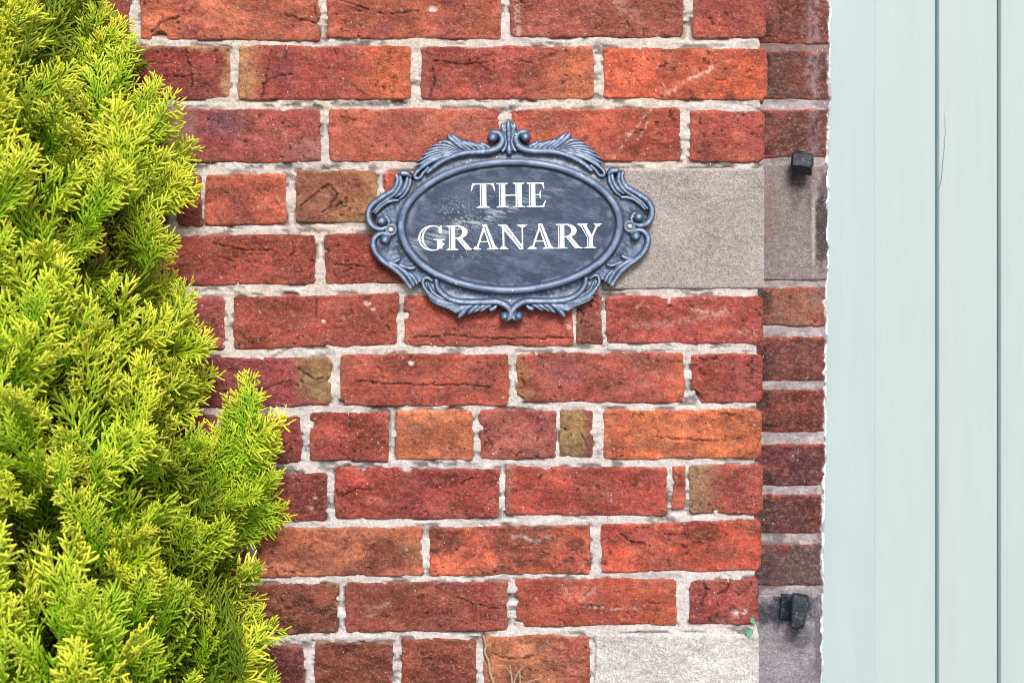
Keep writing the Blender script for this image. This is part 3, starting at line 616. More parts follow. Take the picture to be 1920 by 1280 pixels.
def ornament(name, strokes, floor=0.0080, k=1.35, seed=1, step=2.2, mirror=False, lift=0.0):
    st = []
    for pts in strokes:
        pts = [tuple(p) + (0,) * (4 - len(p)) for p in pts]
        if mirror: pts = [(2 * ZX - p[0],) + tuple(p[1:]) for p in pts]
        st.append(catmull(pts) if len(pts) > 1 else [np.array(pts[0], float)])
    st = [[p_ * np.array([1, 1, 1.2, 1]) for p_ in q] for q in st]
    al = np.concatenate([np.array(q) for q in st]); rm = al[:, 2].max()
    xs = np.arange(al[:, 0].min() - rm - 6, al[:, 0].max() + rm + 6, step); ys = np.arange(al[:, 1].min() - rm - 6, al[:, 1].max() + rm + 6, step)
    def both(X, Y):
        F = np.full(X.shape, -60.0); H = np.full(X.shape, 0.0); G = np.zeros(X.shape)
        for q in st:
            q = np.array(q); r = q[:, 2]; zz = q[:, 3] if q.shape[1] > 3 else np.zeros(len(q))
            pairs = [(i, i + 1) for i in range(len(q) - 1)] or [(0, 0)]
            hb = np.full(X.shape, 0.0); gb = np.zeros(X.shape)
            for i, j in pairs:
                ax, ay = q[i, :2]; dx, dy = q[j, :2] - q[i, :2]
                m = (X > min(ax, ax + dx) - 60) & (X < max(ax, ax + dx) + 60) & (Y > min(ay, ay + dy) - 60) & (Y < max(ay, ay + dy) + 60)
                if not m.any(): continue
                x, y = X[m], Y[m]
                t = np.clip(((x - ax) * dx + (y - ay) * dy) / (dx * dx + dy * dy + 1e-9), 0, 1)
                dist = np.hypot(x - ax - t * dx, y - ay - t * dy); rr = r[i] + (r[j] - r[i]) * t; z = zz[i] + (zz[j] - zz[i]) * t
                F[m] = np.maximum(F[m], rr - dist)
                hh = floor + U * (z + k * np.sqrt(np.maximum(rr * rr - dist * dist, 0)))
                hb[m] = np.maximum(hb[m], np.where(dist < rr, hh, 0)); gb[m] = np.maximum(gb[m], np.clip(1 - dist / rr, 0, 1))
            G = np.where(hb > H, gb, G); H = np.maximum(H, hb)
        return F, H, G
    X, Y = np.meshgrid(xs, ys); F = both(X, Y)[0]
    def hf(X, Y): return np.maximum(both(X, Y)[1], floor * .75) + lift
    V_, f = field_mesh(xs, ys, F, hf, 0.0008)
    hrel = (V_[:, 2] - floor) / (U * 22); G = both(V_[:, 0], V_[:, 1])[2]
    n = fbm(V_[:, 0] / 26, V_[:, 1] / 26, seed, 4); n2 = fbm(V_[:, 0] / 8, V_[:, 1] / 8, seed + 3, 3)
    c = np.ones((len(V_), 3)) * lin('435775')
    c = mixc(c, lin('a6b7d0'), sst(.42, .95, G + .7 * (n - .5)) * .62)  # painted highlight on the ridges, mixed with dry-brushed wear
    c = mixc(c, lin('222d3f'), .62 * (1 - sst(.02, .34, G + .25 * (n2 - .5))))  # shade in the creases painted dark, together with dirt
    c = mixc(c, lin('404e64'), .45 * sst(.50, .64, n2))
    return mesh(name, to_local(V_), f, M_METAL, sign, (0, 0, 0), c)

# back plate: everything between the rim and the scrolls
half = [(905, 262), (760, 262), (640, 272), (520, 300), (430, 345), (385, 392), (335, 430), (285, 510), (205, 560), (150, 610), (140, 650), (175, 690), (150, 735), (140, 790), (200, 865), (290, 920), (350, 985), (400, 990), (440, 1050), (540, 1090), (700, 1112), (830, 1110), (905, 1135)]
plate = half + [(2 * ZX - x, y) for x, y in half[-2:0:-1]]
xs = np.arange(120, 1690, 4.0); ys = np.arange(240, 1150, 4.0)
X, Y = np.meshgrid(xs, ys); F = poly_sdf(X, Y, plate)
def plate_h(X, Y):
    e = np.hypot((X - ZX) / 633, (Y - ZY) / 378)
    return 0.0085 - 0.0025 * np.exp(-((e - 1.09) / .07) ** 2) + 0.0006 * (fbm(X / 30, Y / 30, 77, 3) - .5)
V_, f = field_mesh(xs, ys, F, plate_h, 0.0)
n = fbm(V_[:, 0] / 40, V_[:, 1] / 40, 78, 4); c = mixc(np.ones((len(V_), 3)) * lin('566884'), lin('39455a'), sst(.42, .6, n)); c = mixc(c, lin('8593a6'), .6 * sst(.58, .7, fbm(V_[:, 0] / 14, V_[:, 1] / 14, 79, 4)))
ee = np.hypot((V_[:, 0] - ZX) / 633, (V_[:, 1] - ZY) / 378); c = mixc(c, lin('161c28'), .8 * (1 - sst(1.015, 1.05, ee)))  # shade in the corner outside the rim, painted into the colour
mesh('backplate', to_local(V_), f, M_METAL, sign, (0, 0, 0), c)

def A7(*p): return [(61 + .476 * x, 61 + .476 * y) + tuple(.476 * r for r in rest) for (x, y, *rest) in p]
def A8(*p): return [(61 + .476 * x, 670.6 + .476 * y) + tuple(.476 * r for r in rest) for (x, y, *rest) in p]
top = [
    A7((1578, 238, 54, 10)),
    A7((1548, 190, 18), (1600, 172, 26, ), (1668, 205, 34), (1692, 285, 38), (1640, 362, 42), (1540, 402, 42), (1400, 412, 40), (1250, 420, 36), (1100, 458, 34), (950, 528, 32), (850, 600, 30), (800, 642, 28)),
    A7((1180, 430, 20), (1050, 440, 24), (900, 490, 24), (780, 552, 24), (690, 615, 22), (645, 672, 22), (660, 712, 22), (705, 705, 20), (752, 640, 18), (800, 590, 14)),
    A7((1120, 430, 14), (980, 450, 20), (840, 500, 22), (720, 580, 20), (668, 650, 16)),
    A7((1140, 415, 12), (980, 425, 18), (840, 470, 19), (720, 535, 16), (640, 582, 9)),
    A7((1140, 405, 12), (980, 402, 18), (840, 435, 19), (740, 480, 15), (682, 508, 8)),
    A7((1150, 400, 12), (1010, 380, 18), (880, 392, 20), (790, 422, 16), (740, 438, 8)),
    A7((1160, 395, 12), (1040, 360, 20), (930, 355, 20), (850, 368, 16), (800, 378, 8)),
    A7((1190, 395, 14), (1080, 345, 22), (980, 322, 22), (900, 322, 16), (866, 330, 8)),
    A7((1220, 395, 16), (1120, 330, 26), (1040, 290, 26), (980, 282, 18), (948, 288, 9)),
    A7((1280, 395, 18), (1180, 330, 34), (1100, 262, 38), (1060, 222, 24), (1052, 200, 10)),
    A7((1330, 395, 18), (1240, 335, 32), (1170, 275, 34), (1120, 228, 22), (1085, 205, 10)),
    A7((1390, 395, 18), (1310, 340, 32), (1240, 300, 30), (1190, 275, 16)),
    A7((1450, 390, 18), (1380, 340, 30), (1310, 308, 26), (1250, 286, 14)),
    A7((1500, 385, 18), (1440, 345, 28), (1380, 320, 22), (1330, 300, 12)),
    A7((1560, 375, 18), (1500, 340, 26), (1450, 315, 20), (1440, 296, 12)),
]
finial = [
    A7((1768, 40, 16), (1768, 110, 34, 8), (1770, 200, 30, 12), (1770, 300, 22, 12), (1772, 400, 34, 8), (1774, 425, 30)),
    A7((1768, 60, 12), (1735, 90, 20), (1715, 140, 24), (1740, 220, 18), (1755, 290, 14)),
    A7((1768, 60, 12), (1802, 90, 20), (1825, 140, 24), (1798, 220, 18), (1783, 290, 14)),
    A7((1700, 82, 14), (1698, 130, 24), (1720, 190, 18)), A7((1838, 82, 14), (1840, 130, 24), (1818, 190, 18)),
    A7((1690, 170, 14), (1726, 240, 16), (1738, 300, 16), (1716, 370, 20), (1698, 398, 25)),
    A7((1850, 170, 14), (1815, 240, 16), (1804, 300, 16), (1826, 370, 20), (1842, 398, 25)),
]
side_up = [
    A7((245, 1212, 52, 10)),
    A7((425, 672, 22), (436, 740, 28), (385, 850, 32), (255, 932, 34), (140, 1012, 34), (88, 1100, 34), (92, 1200, 36), (140, 1280, 36), (225, 1310, 32), (290, 1290, 22)),
    A7((470, 690, 20), (475, 780, 26), (405, 890, 26), (330, 945, 24), (210, 1030, 20), (140, 1110, 14)),
    A7((500, 650, 34, 6), (560, 660, 32, 6), (590, 690, 22)),
    A7((560, 680, 20), (535, 790, 26), (480, 880, 26), (420, 925, 16)),
    A7((590, 700, 16), (580, 790, 22), (520, 900, 20), (460, 950, 12)),
    A7((440, 972, 18), (380, 975, 20), (300, 1000, 22), (220, 1060, 20), (170, 1120, 14)),
    A7((245, 1160, 12), (300, 1170, 18), (330, 1220, 22), (320, 1270, 18)),
]
side_low = [
    A8((285, 155, 54, 10)),
    A8((335, 118, 18), (290, 86, 24), (215, 88, 30), (152, 140, 34), (138, 215, 36), (168, 310, 34), (255, 412, 34), (380, 505, 32), (470, 585, 28), (535, 675, 24), (570, 735, 22)),
    A8((200, 345, 16), (300, 425, 24), (420, 478, 28), (520, 555, 28), (585, 650, 26), (610, 705, 22)),
    A8((330, 430, 18), (400, 415, 26), (440, 395, 22)), A8((450, 460, 14), (560, 500, 22), (620, 495, 20)),
    A8((560, 560, 14), (620, 620, 22), (650, 680, 20)),
    A8((520, 640, 12), (560, 700, 20), (585, 735, 16)),
]
bottom = [
    A8((1690, 1088, 48, 8)),
    A8((880, 655, 26, 6), (900, 740, 30, 4), (985, 838, 32), (1100, 895, 34), (1250, 915, 36), (1450, 915, 36), (1600, 915, 38), (1705, 958, 40), (1762, 1025, 40), (1755, 1095, 38), (1700, 1128, 28)),
    A8((830, 650, 16), (770, 615, 22), (726, 645, 22), (735, 725, 22), (805, 815, 22), (910, 885, 22), (1050, 930, 22), (1180, 940, 20)),
    A8((790, 700, 16), (840, 790, 20), (930, 855, 20), (1060, 905, 18)),
    A8((1150, 945, 14), (980, 930, 22), (860, 880, 22), (770, 800, 16), (742, 770, 8)),
    A8((1160, 950, 14), (1000, 955, 20), (880, 920, 18), (800, 870, 9)),
    A8((1180, 950, 14), (1060, 975, 18), (960, 960, 16), (890, 928, 8)),
    A8((1230, 940, 18), (1150, 980, 26), (1080, 1000, 20), (1010, 985, 9)),
    A8((1270, 935, 20), (1180, 990, 30), (1110, 1020, 26), (1065, 1008, 12)),
    A8((1330, 930, 20), (1240, 985, 34), (1180, 1050, 34), (1150, 1090, 22)),
    A8((1420, 925, 20), (1340, 975, 30), (1280, 1030, 24), (1255, 1052, 12)),
    A8((1490, 925, 20), (1420, 970, 28), (1350, 1015, 22), (1320, 1038, 10)),
    A8((1550, 930, 20), (1480, 970, 26), (1420, 1010, 20), (1395, 1024, 10)),
    A8((1600, 950, 16), (1570, 985, 26), (1530, 1005, 28)),
]
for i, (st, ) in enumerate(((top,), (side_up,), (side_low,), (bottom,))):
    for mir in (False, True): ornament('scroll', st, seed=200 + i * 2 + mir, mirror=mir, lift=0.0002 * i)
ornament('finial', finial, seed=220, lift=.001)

# rim of the oval: a rolled ring, and the flat panel inside it
rv, rf, rc = [], [], []
NR, NS = 160, 12
for i in range(NR):
    a = 2 * math.pi * i / NR
    for j in range(NS):
        b = 2 * math.pi * j / NS
        ra = 620 + 20 * math.cos(b); rb = 364 + 20 * math.cos(b)
        wob = 1 + .002 * math.sin(a * 7)
        rv.append((math.cos(a) * ra * U * wob, -(0.0095 + 0.0052 * math.sin(b)), math.sin(a) * rb * U * wob))
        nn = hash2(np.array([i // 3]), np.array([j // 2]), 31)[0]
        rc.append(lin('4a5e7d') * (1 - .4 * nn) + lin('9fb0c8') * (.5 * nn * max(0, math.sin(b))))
for i in range(NR):
    for j in range(NS):
        i2, j2 = (i + 1) % NR, (j + 1) % NS
        rf.append((i * NS + j, i * NS + j2, i2 * NS + j2, i2 * NS + j))
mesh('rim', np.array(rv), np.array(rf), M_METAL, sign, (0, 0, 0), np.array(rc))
xs = np.arange(290, 1522, 5.0); ys = np.arange(320, 1038, 5.0)
X, Y = np.meshgrid(xs, ys); F = (1 - np.hypot((X - ZX) / 606, (Y - ZY) / 350)) * 350
V_, f = field_mesh(xs, ys, F, lambda X, Y: 0 * X + 0.0088, 0.0)
x_, y_ = V_[:, 0], V_[:, 1]
xr, yr = x_ * .97 + y_ * .22, y_ * .97 - x_ * .22
n = .5 * fbm(xr / 34, yr / 5, 401, 4, .7) + .5 * fbm(xr / 120, yr / 60, 411, 4, .6); n2 = fbm(x_ / 190, y_ / 120, 402, 3)
c = np.ones((len(V_), 3)) * lin('323f57')
c = mixc(c, lin('66768e'), .55 * sst(.42, .68, n) * (.4 + .8 * n2)); c = mixc(c, lin('2a3447'), .5 * sst(.5, .7, fbm(x_ / 90, y_ / 70, 403, 3)))
chk = np.exp(-(((x_ - 690) * .9 + (y_ - 640) * .9) / 260) ** 2 - (((y_ - 650) + (x_ - 700) * .35) / 36) ** 2)
c = mixc(c, lin('a6afbb'), .7 * chk * sst(.42, .6, fbm(xr / 60, yr / 9, 404, 4)))
for (sx, sy, rx, ry, am) in ((600, 590, 90, 90, .9), (790, 500, 80, 22, .8), (640, 840, 90, 30, .9), (1040, 690, 120, 30, .5), (700, 660, 140, 60, .8), (880, 720, 90, 60, .5)):
    sp = hash2(np.floor(x_ / 5), np.floor(y_ / 5), 405)
    c = mixc(c, lin('ccd3dc'), am * .6 * (sp > .94) * np.exp(-((x_ - sx) / rx) ** 2 - ((y_ - sy) / ry) ** 2))
ee = np.hypot((x_ - ZX) / 606, (y_ - ZY) / 350); c = mixc(c, lin('161c28'), .8 * sst(.962, .985, ee))  # corner shade inside the rim, painted dark along the panel edge
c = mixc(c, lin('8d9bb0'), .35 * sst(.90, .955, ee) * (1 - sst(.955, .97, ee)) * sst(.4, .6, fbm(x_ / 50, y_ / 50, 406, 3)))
M_PANEL = surf_mat('chalky_slate_paint', 0.55, 0.4, 500, 0.14, ((500, 0.0003),))
mesh('panel', to_local(V_), f, M_PANEL, sign, (0, 0, 0), c)

# bosses with their screws
for sx in (228, 2 * ZX - 228):
    vs, fs = [], []
    prof = [(36, .004), (35, .0105), (31, .0118), (25, .0118), (19, .0100), (0.01, .0098)]
    for (r, h) in prof:
        for i in range(24): a = 2 * math.pi * i / 24; vs.append(((sx - ZX + r * math.cos(a)) * U, -h, (-(690 - ZY) + r * math.sin(a)) * U))
    for k in range(len(prof) - 1):
        for i in range(24): j = (i + 1) % 24; fs.append((k * 24 + i, k * 24 + j, k * 24 + 24 + j, k * 24 + 24 + i))
    mesh('boss', np.array(vs), np.array(fs), M_METAL, sign, (0, 0, 0), np.ones((len(vs), 3)) * lin('68778c'))
    vs, fs = [], []
    prof = [(14, .0105), (13.5, .0118), (10, .0130), (6, .0136), (0.01, .0138)]
    for (r, h) in prof:
        for i in range(20): a = 2 * math.pi * i / 20; vs.append(((sx - ZX + r * math.cos(a)) * U, -h, (-(690 - ZY) + r * math.sin(a)) * U))
    for k in range(len(prof) - 1):
        for i in range(20): j = (i + 1) % 20; fs.append((k * 20 + i, k * 20 + j, k * 20 + 20 + j, k * 20 + 20 + i))
    mesh('screw', np.array(vs), np.array(fs), M_SCREW, sign, (0, 0, 0))

# lettering: serif capitals with an inline, y up, cap height 1
def R_(x0, y0, x1, y1): return [(x0, y0), (x1, y0), (x1, y1), (x0, y1)]
def serif(xc, wd, y, up):  # bracketed foot or head serif
    s = 1 if up else -1; h = wd / 2
    return [(xc - h, y), (xc + h, y), (xc + h, y + s * .04), (xc + h * .62, y + s * .065), (xc + h * .42, y + s * .13), (xc - h * .42, y + s * .13), (xc - h * .62, y + s * .065), (xc - h, y + s * .04)]
def ell(cx, cy, rx, ry, n=44): return [(cx + rx * math.cos(2 * math.pi * i / n), cy + ry * math.sin(2 * math.pi * i / n)) for i in range(n)]
def diag(x0, y0, x1, y1, wd): return [(x0 - wd / 2, y0), (x0 + wd / 2, y0), (x1 + wd / 2, y1), (x1 - wd / 2, y1)]
IW = .020
GL = {
 'T': ([R_(.10, .935, .90, 1), [(0, .68), (.05, .68), (.12, .88), (.2, .94), (.2, 1), (.06, 1)], [(1, .68), (.95, .68), (.88, .88), (.8, .94), (.8, 1), (.94, 1)], R_(.37, 0, .64, 1), serif(.505, .56, 0, 1)], [R_(.425, .05, .425 + IW, .92)]),
 'H': ([R_(.12, 0, .39, 1), R_(.80, 0, 1.07, 1), R_(.3, .47, .9, .535), serif(.255, .5, 0, 1), serif(.255, .5, 1, 0), serif(.935, .5, 0, 1), serif(.935, .5, 1, 0)], [R_(.175, .05, .175 + IW, .95), R_(.855, .05, .855 + IW, .95)]),
 'E': ([R_(.12, 0, .39, 1), R_(0.03, 0, .7, .06), R_(.03, .94, .66, 1), R_(.3, .48, .55, .535), [(.62, 0), (.74, 0), (.82, .27), (.77, .27), (.68, .09), (.6, .06)], [(.58, 1), (.74, 1), (.76, .74), (.71, .74), (.66, .9), (.56, .94)], [(.52, .535), (.58, .66), (.62, .66), (.62, .36), (.58, .36), (.52, .48)], serif(.255, .45, 0, 1), serif(.255, .45, 1, 0)], [R_(.175, .05, .175 + IW, .95)]),
 'R': ([R_(.12, 0, .38, 1), serif(.25, .5, 0, 1), serif(.25, .46, 1, 0), R_(.3, .94, .5, 1), R_(.3, .45, .5, .51), [(.40, .5), (.64, .5), (1.0, .07), (1.14, .04), (1.14, 0), (.80, 0)]], [R_(.175, .05, .175 + IW, .95), [(.50, .46), (.53, .46), (.87, .05), (.84, .05)]]),
 'A': ([[(.42, 1.02), (.62, 1.02), (1.02, 0), (.74, 0)], [(.50, 1.02), (.58, .96), (.235, 0), (.15, 0)], R_(.28, .29, .82, .35), serif(.19, .40, 0, 1), serif(.88, .54, 0, 1)], [[(.515, .93), (.545, .93), (.845, .06), (.815, .06)]]),
 'N': ([[(.04, 1), (.32, 1), (1.0, -.02), (.86, -.02)], [(.22, 1), (.34, 1), (1.0, .1), (1.0, -.02), (.88, -.02)], R_(.16, 0, .245, .95), R_(.93, -.02, 1.0, 1), serif(.2, .42, 0, 1), serif(.965, .42, 1, 0), R_(-.02, .95, .3, 1)], [[(.235, .93), (.27, .93), (.93, .04), (.895, .04)]]),
 'Y': ([[(.02, 1), (.31, 1), (.64, .42), (.38, .42)], [(.80, 1), (.90, 1), (.60, .40), (.51, .44)], R_(.36, 0, .63, .46), serif(.5, .54, 0, 1), serif(.16, .48, 1, 0), serif(.84, .38, 1, 0)], [R_(.415, .05, .415 + IW, .42), [(.13, .94), (.165, .94), (.45, .42), (.415, .42)]]),
}
def glyph(ch, X, Y):
    if ch == 'G':
        F = np.minimum(poly_sdf(X, Y, ell(.56, .5, .56, .52)), -poly_sdf(X, Y, ell(.62, .5, .40, .455)))
        F = np.minimum(F, -poly_sdf(X, Y, R_(.76, .30, 1.3, .80)))
        for p in ([(.84, .68), (.95, .68), (.95, 1.0), (.91, 1.0), (.80, .92)], R_(.74, .06, .97, .42), R_(.60, .41, 1.08, .46)): F = np.maximum(F, poly_sdf(X, Y, p))
        th = [(math.radians(a)) for a in range(112, 262, 10)]
        F = np.minimum(F, -poly_sdf(X, Y, [(.56 + .47 * math.cos(t), .5 + .47 * math.sin(t)) for t in th] + [(.565 + .437 * math.cos(t), .5 + .455 * math.sin(t)) for t in th[::-1]]))
        return F
    add, sub = GL[ch]; F = np.full(X.shape, -9.0)
    for p in add: F = np.maximum(F, poly_sdf(X, Y, p))
    if ch == 'R':
        ring = np.minimum(poly_sdf(X, Y, ell(.46, .725, .42, .275)), -poly_sdf(X, Y, ell(.42, .725, .23, .215)))
        F = np.maximum(F, np.minimum(ring, X - .36))
    for p in sub: F = np.minimum(F, -poly_sdf(X, Y, p))
    return F
CAP = 141.0
def letter(ch, x0, base, wd):
    st = 1 / 62
    xs = np.arange(-.06, 1.28, st); ys = np.arange(-.08, 1.1, st)
    X, Y = np.meshgrid(xs, ys); F = glyph(ch, X, Y)
    F = F - .007; F = F[::-1]; ysd = -ys[::-1]         # rows downwards
    V_, f = field_mesh(xs, ysd, F, lambda X, Y: 0 * X + 0.0093, 0.0086)
    V_ = V_.copy(); nat = {'T': 1.0, 'H': 1.19, 'E': .82, 'G': 1.08, 'R': 1.14, 'A': 1.15, 'N': 1.18, 'Y': 1.03}[ch]
    V_[:, 0] = x0 + V_[:, 0] * wd / nat; V_[:, 1] = base + V_[:, 1] * CAP
    mesh('letter', to_local(V_), f, M_LETTER, sign, (0, 0, 0), smooth=False)
for ch, x0, x1 in (('T', 682, 823), ('H', 826, 990), ('E', 996, 1110)): letter(ch, x0, 574, x1 - x0)
for ch, x0, x1 in (('G', 381, 534), ('R', 538, 700), ('A', 684, 846), ('N', 836, 1003), ('A', 1000, 1162), ('R', 1158, 1318), ('Y', 1292, 1425)): letter(ch, x0, 811, x1 - x0)

# ------------------------------------------------------------------ iron brackets in the jamb
def rough_block(name, parent, cx, cy, y, w_, h_, d_, rot, seed, mat=M_IRON, taper=0.0, n=9):
    """a hammered block: subdivided box with rounded corners"""
    vs, fs = [], []
    rng = np.random.RandomState(seed)
    for ax in range(3):
        for sg in (-1, 1):
            n0 = len(vs)
            for i in range(n):
                for j in range(n):
                    a, b = -1 + 2 * i / (n - 1), -1 + 2 * j / (n - 1)
                    p = np.zeros(3); p[ax] = sg; p[(ax + 1) % 3] = a; p[(ax + 2) % 3] = b
                    # round: pull to a superellipsoid
                    q = p / (np.sum(np.abs(p) ** 9) ** (1 / 9))
                    q = q * (1 + .34 * (fbm(np.array([q[0] * 1.7 + q[1] * 2 + seed]), np.array([q[2] * 2.1 + q[1]]), seed, 3)[0] - .5))
                    q[0] *= 1 - taper * q[2]
                    vs.append((q[0] * w_ / 2, q[1] * d_ / 2, q[2] * h_ / 2))
            for i in range(n - 1):
                for j in range(n - 1):
                    k = n0 + i * n + j; f4 = (k, k + n, k + n + 1, k + 1)
                    fs.append(f4 if sg > 0 else f4[::-1])
    o = mesh(name, np.array(vs), np.array(fs), mat, parent, wp(cx, cy, y) - parent.location if parent else wp(cx, cy, y))
    o.rotation_euler = rot
    return o
kJ = S * (DIST + JAMB_Y) / DIST
t = wp(1503, 308, JAMB_Y - .012); br = empty('iron_bracket', t)
tag(br, 'stubby black iron block sticking out at the top of the upper grey stone', 'bracket', 'black iron hinge brackets in the door jamb')
rough_block('head', br, 1504, 306, JAMB_Y - .026, 38 * kJ, 33 * kJ, 32 * kJ, (math.radians(-34), math.radians(5), math.radians(-12)), 3)
rough_block('shank', br, 1502, 314, JAMB_Y + .002, 22 * kJ, 18 * kJ, 60 * kJ, (0, 0, 0), 4)
t = wp(1492, 1148, JAMB_Y - .012); br2 = empty('iron_bracket', t)
tag(br2, 'tall black iron pin on a plate above the lower grey stone', 'bracket', 'black iron hinge brackets in the door jamb')
rough_block('pin', br2, 1498, 1146, JAMB_Y - .03, 26 * kJ, 58 * kJ, 24 * kJ, (math.radians(-12), math.radians(6), math.radians(-14)), 5, taper=-.12)
rough_block('plate', br2, 1476, 1136, JAMB_Y - .001, 30 * kJ, 44 * kJ, 12 * kJ, (0, math.radians(6), math.radians(14)), 6)

# ------------------------------------------------------------------ dry stems and flakes
def tube(pts, radii, sides=6):
    vs, fs = [], []
    pts = [Vector(p) for p in pts]; n = len(pts)
    for i, p in enumerate(pts):
        tn = (pts[min(i + 1, n - 1)] - pts[max(i - 1, 0)]).normalized()
        a = tn.orthogonal().normalized(); b = tn.cross(a)
        for j in range(sides):
            th = 2 * math.pi * j / sides; vs.append(tuple(p + (a * math.cos(th) + b * math.sin(th)) * radii[i]))
    for i in range(n - 1):
        for j in range(sides):
            j2 = (j + 1) % sides; fs.append((i * sides + j, i * sides + j2, (i + 1) * sides + j2, (i + 1) * sides + j))
    fs.append(tuple(range(sides - 1, -1, -1))); fs.append(tuple((n - 1) * sides + j for j in range(sides)))
    return vs, fs
def stem_mesh(name, lines, parent=None):
    vs, fs = [], []
    for pts, r0, r1 in lines:
        q = catmull([(p[0], p[1], p[2]) for p in pts], 5); n = len(q)
        v, f = tube([wp(a, b, y) for a, b, y in q], [r0 + (r1 - r0) * i / (n - 1) for i in range(n)])
        k = len(vs); vs += v; fs += [tuple(i + k for i in g) for g in f]
    return mesh(name, np.array(vs), fs, M_TWIG, parent)
o = stem_mesh('dry_tendril', [([(906, 1190, -.004), (911, 1210, -.006), (909, 1222, -.007), (916, 1240, -.006), (919, 1262, -.006), (930, 1290, -.008)], .0013, .0019)])
tag(o, 'thin pale dry tendril running down between the last two bricks of the bottom course', 'tendril')
o = stem_mesh('dry_twig', [([(962, 1300, -.02), (960, 1275, -.018), (956, 1245, -.016)], .0018, .0008), ([(961, 1290, -.02), (970, 1262, -.022), (985, 1246, -.024)], .0015, .0007),
    ([(974, 1258, -.022), (975, 1280, -.02), (970, 1300, -.02)], .0014, .0012), ([(968, 1295, -.02), (990, 1278, -.022), (1016, 1270, -.026)], .0015, .0006), ([(957, 1262, -.018), (948, 1248, -.018)], .001, .0006)])
tag(o, 'small branching dry twig poking up at the bottom in front of the brick', 'twig')
for (px, py, r, lab) in ((1409, 1160, 5.5, 'upper tiny green flake stuck at the corner of the purple brick'), (1403, 1184, 7, 'lower tiny green flake on the mortar above the pale stone')):
    rng = np.random.RandomState(int(px)); vs = []; n = 9
    for yy in (-.0042, -.0058):
        for i in range(n):
            a = 2 * math.pi * i / n; q = r * (.75 + .5 * rng.rand()); p = wp(px + q * .8 * math.cos(a), py + q * math.sin(a), 0); vs.append((p.x, yy, p.z))
    fs = [tuple(range(2 * n - 1, n - 1, -1)), tuple(range(n))] + [(i, (i + 1) % n, n + (i + 1) % n, n + i) for i in range(n)]
    tag(mesh('paint_flake', np.array(vs), fs, M_GREEN, smooth=False), lab, 'paint flake', 'green paint flakes near the lower stone')

# ------------------------------------------------------------------ golden conifer shrub
def leaf_material():
    m, N, L, B = newmat('conifer_scales')
    at = N.new('ShaderNodeAttribute'); at.attribute_name = 'Col'
    oi = N.new('ShaderNodeObjectInfo')
    tc = N.new('ShaderNodeTexCoord'); nz = N.new('ShaderNodeTexNoise'); nz.inputs['Scale'].default_value = 420; nz.inputs['Detail'].default_value = 2
    L.new(tc.outputs['Object'], nz.inputs['Vector'])
    mr = N.new('ShaderNodeMapRange'); mr.inputs[1].default_value = .3; mr.inputs[2].default_value = .7; mr.inputs[3].default_value = .7; mr.inputs[4].default_value = 1.25
    L.new(nz.outputs['Fac'], mr.inputs[0])
    sc_ = N.new('ShaderNodeVectorMath'); sc_.operation = 'SCALE'; L.new(at.outputs['Color'], sc_.inputs[0]); L.new(mr.outputs[0], sc_.inputs['Scale'])
    hv = N.new('ShaderNodeHueSaturation'); L.new(sc_.outputs[0], hv.inputs['Color'])
    mh = N.new('ShaderNodeMapRange'); mh.inputs[3].default_value = .488; mh.inputs[4].default_value = .512; L.new(oi.outputs['Random'], mh.inputs[0]); L.new(mh.outputs[0], hv.inputs['Hue'])
    L.new(hv.outputs[0], B.inputs['Base Color']); B.inputs['Roughness'].default_value = .55; B.inputs['Specular IOR Level'].default_value = .3
    tr = N.new('ShaderNodeBsdfTranslucent'); L.new(hv.outputs[0], tr.inputs['Color'])
    mx = N.new('ShaderNodeMixShader'); mx.inputs[0].default_value = .26
    out = N['Material Output']; L.new(B.outputs[0], mx.inputs[1]); L.new(tr.outputs[0], mx.inputs[2]); L.new(mx.outputs[0], out.inputs['Surface'])
    bp = N.new('ShaderNodeBump'); bp.inputs['Distance'].default_value = .0008; L.new(nz.outputs['Fac'], bp.inputs['Height']); L.new(bp.outputs[0], B.inputs['Normal'])
    return m
M_LEAF = leaf_material()
C_OLD, C_MID, C_TIP = np.array([.018, .10, .004]), np.array([.28, .52, .010]), np.array([.90, .90, .09])  # old growth is greener; its dark end also paints shade between plumes

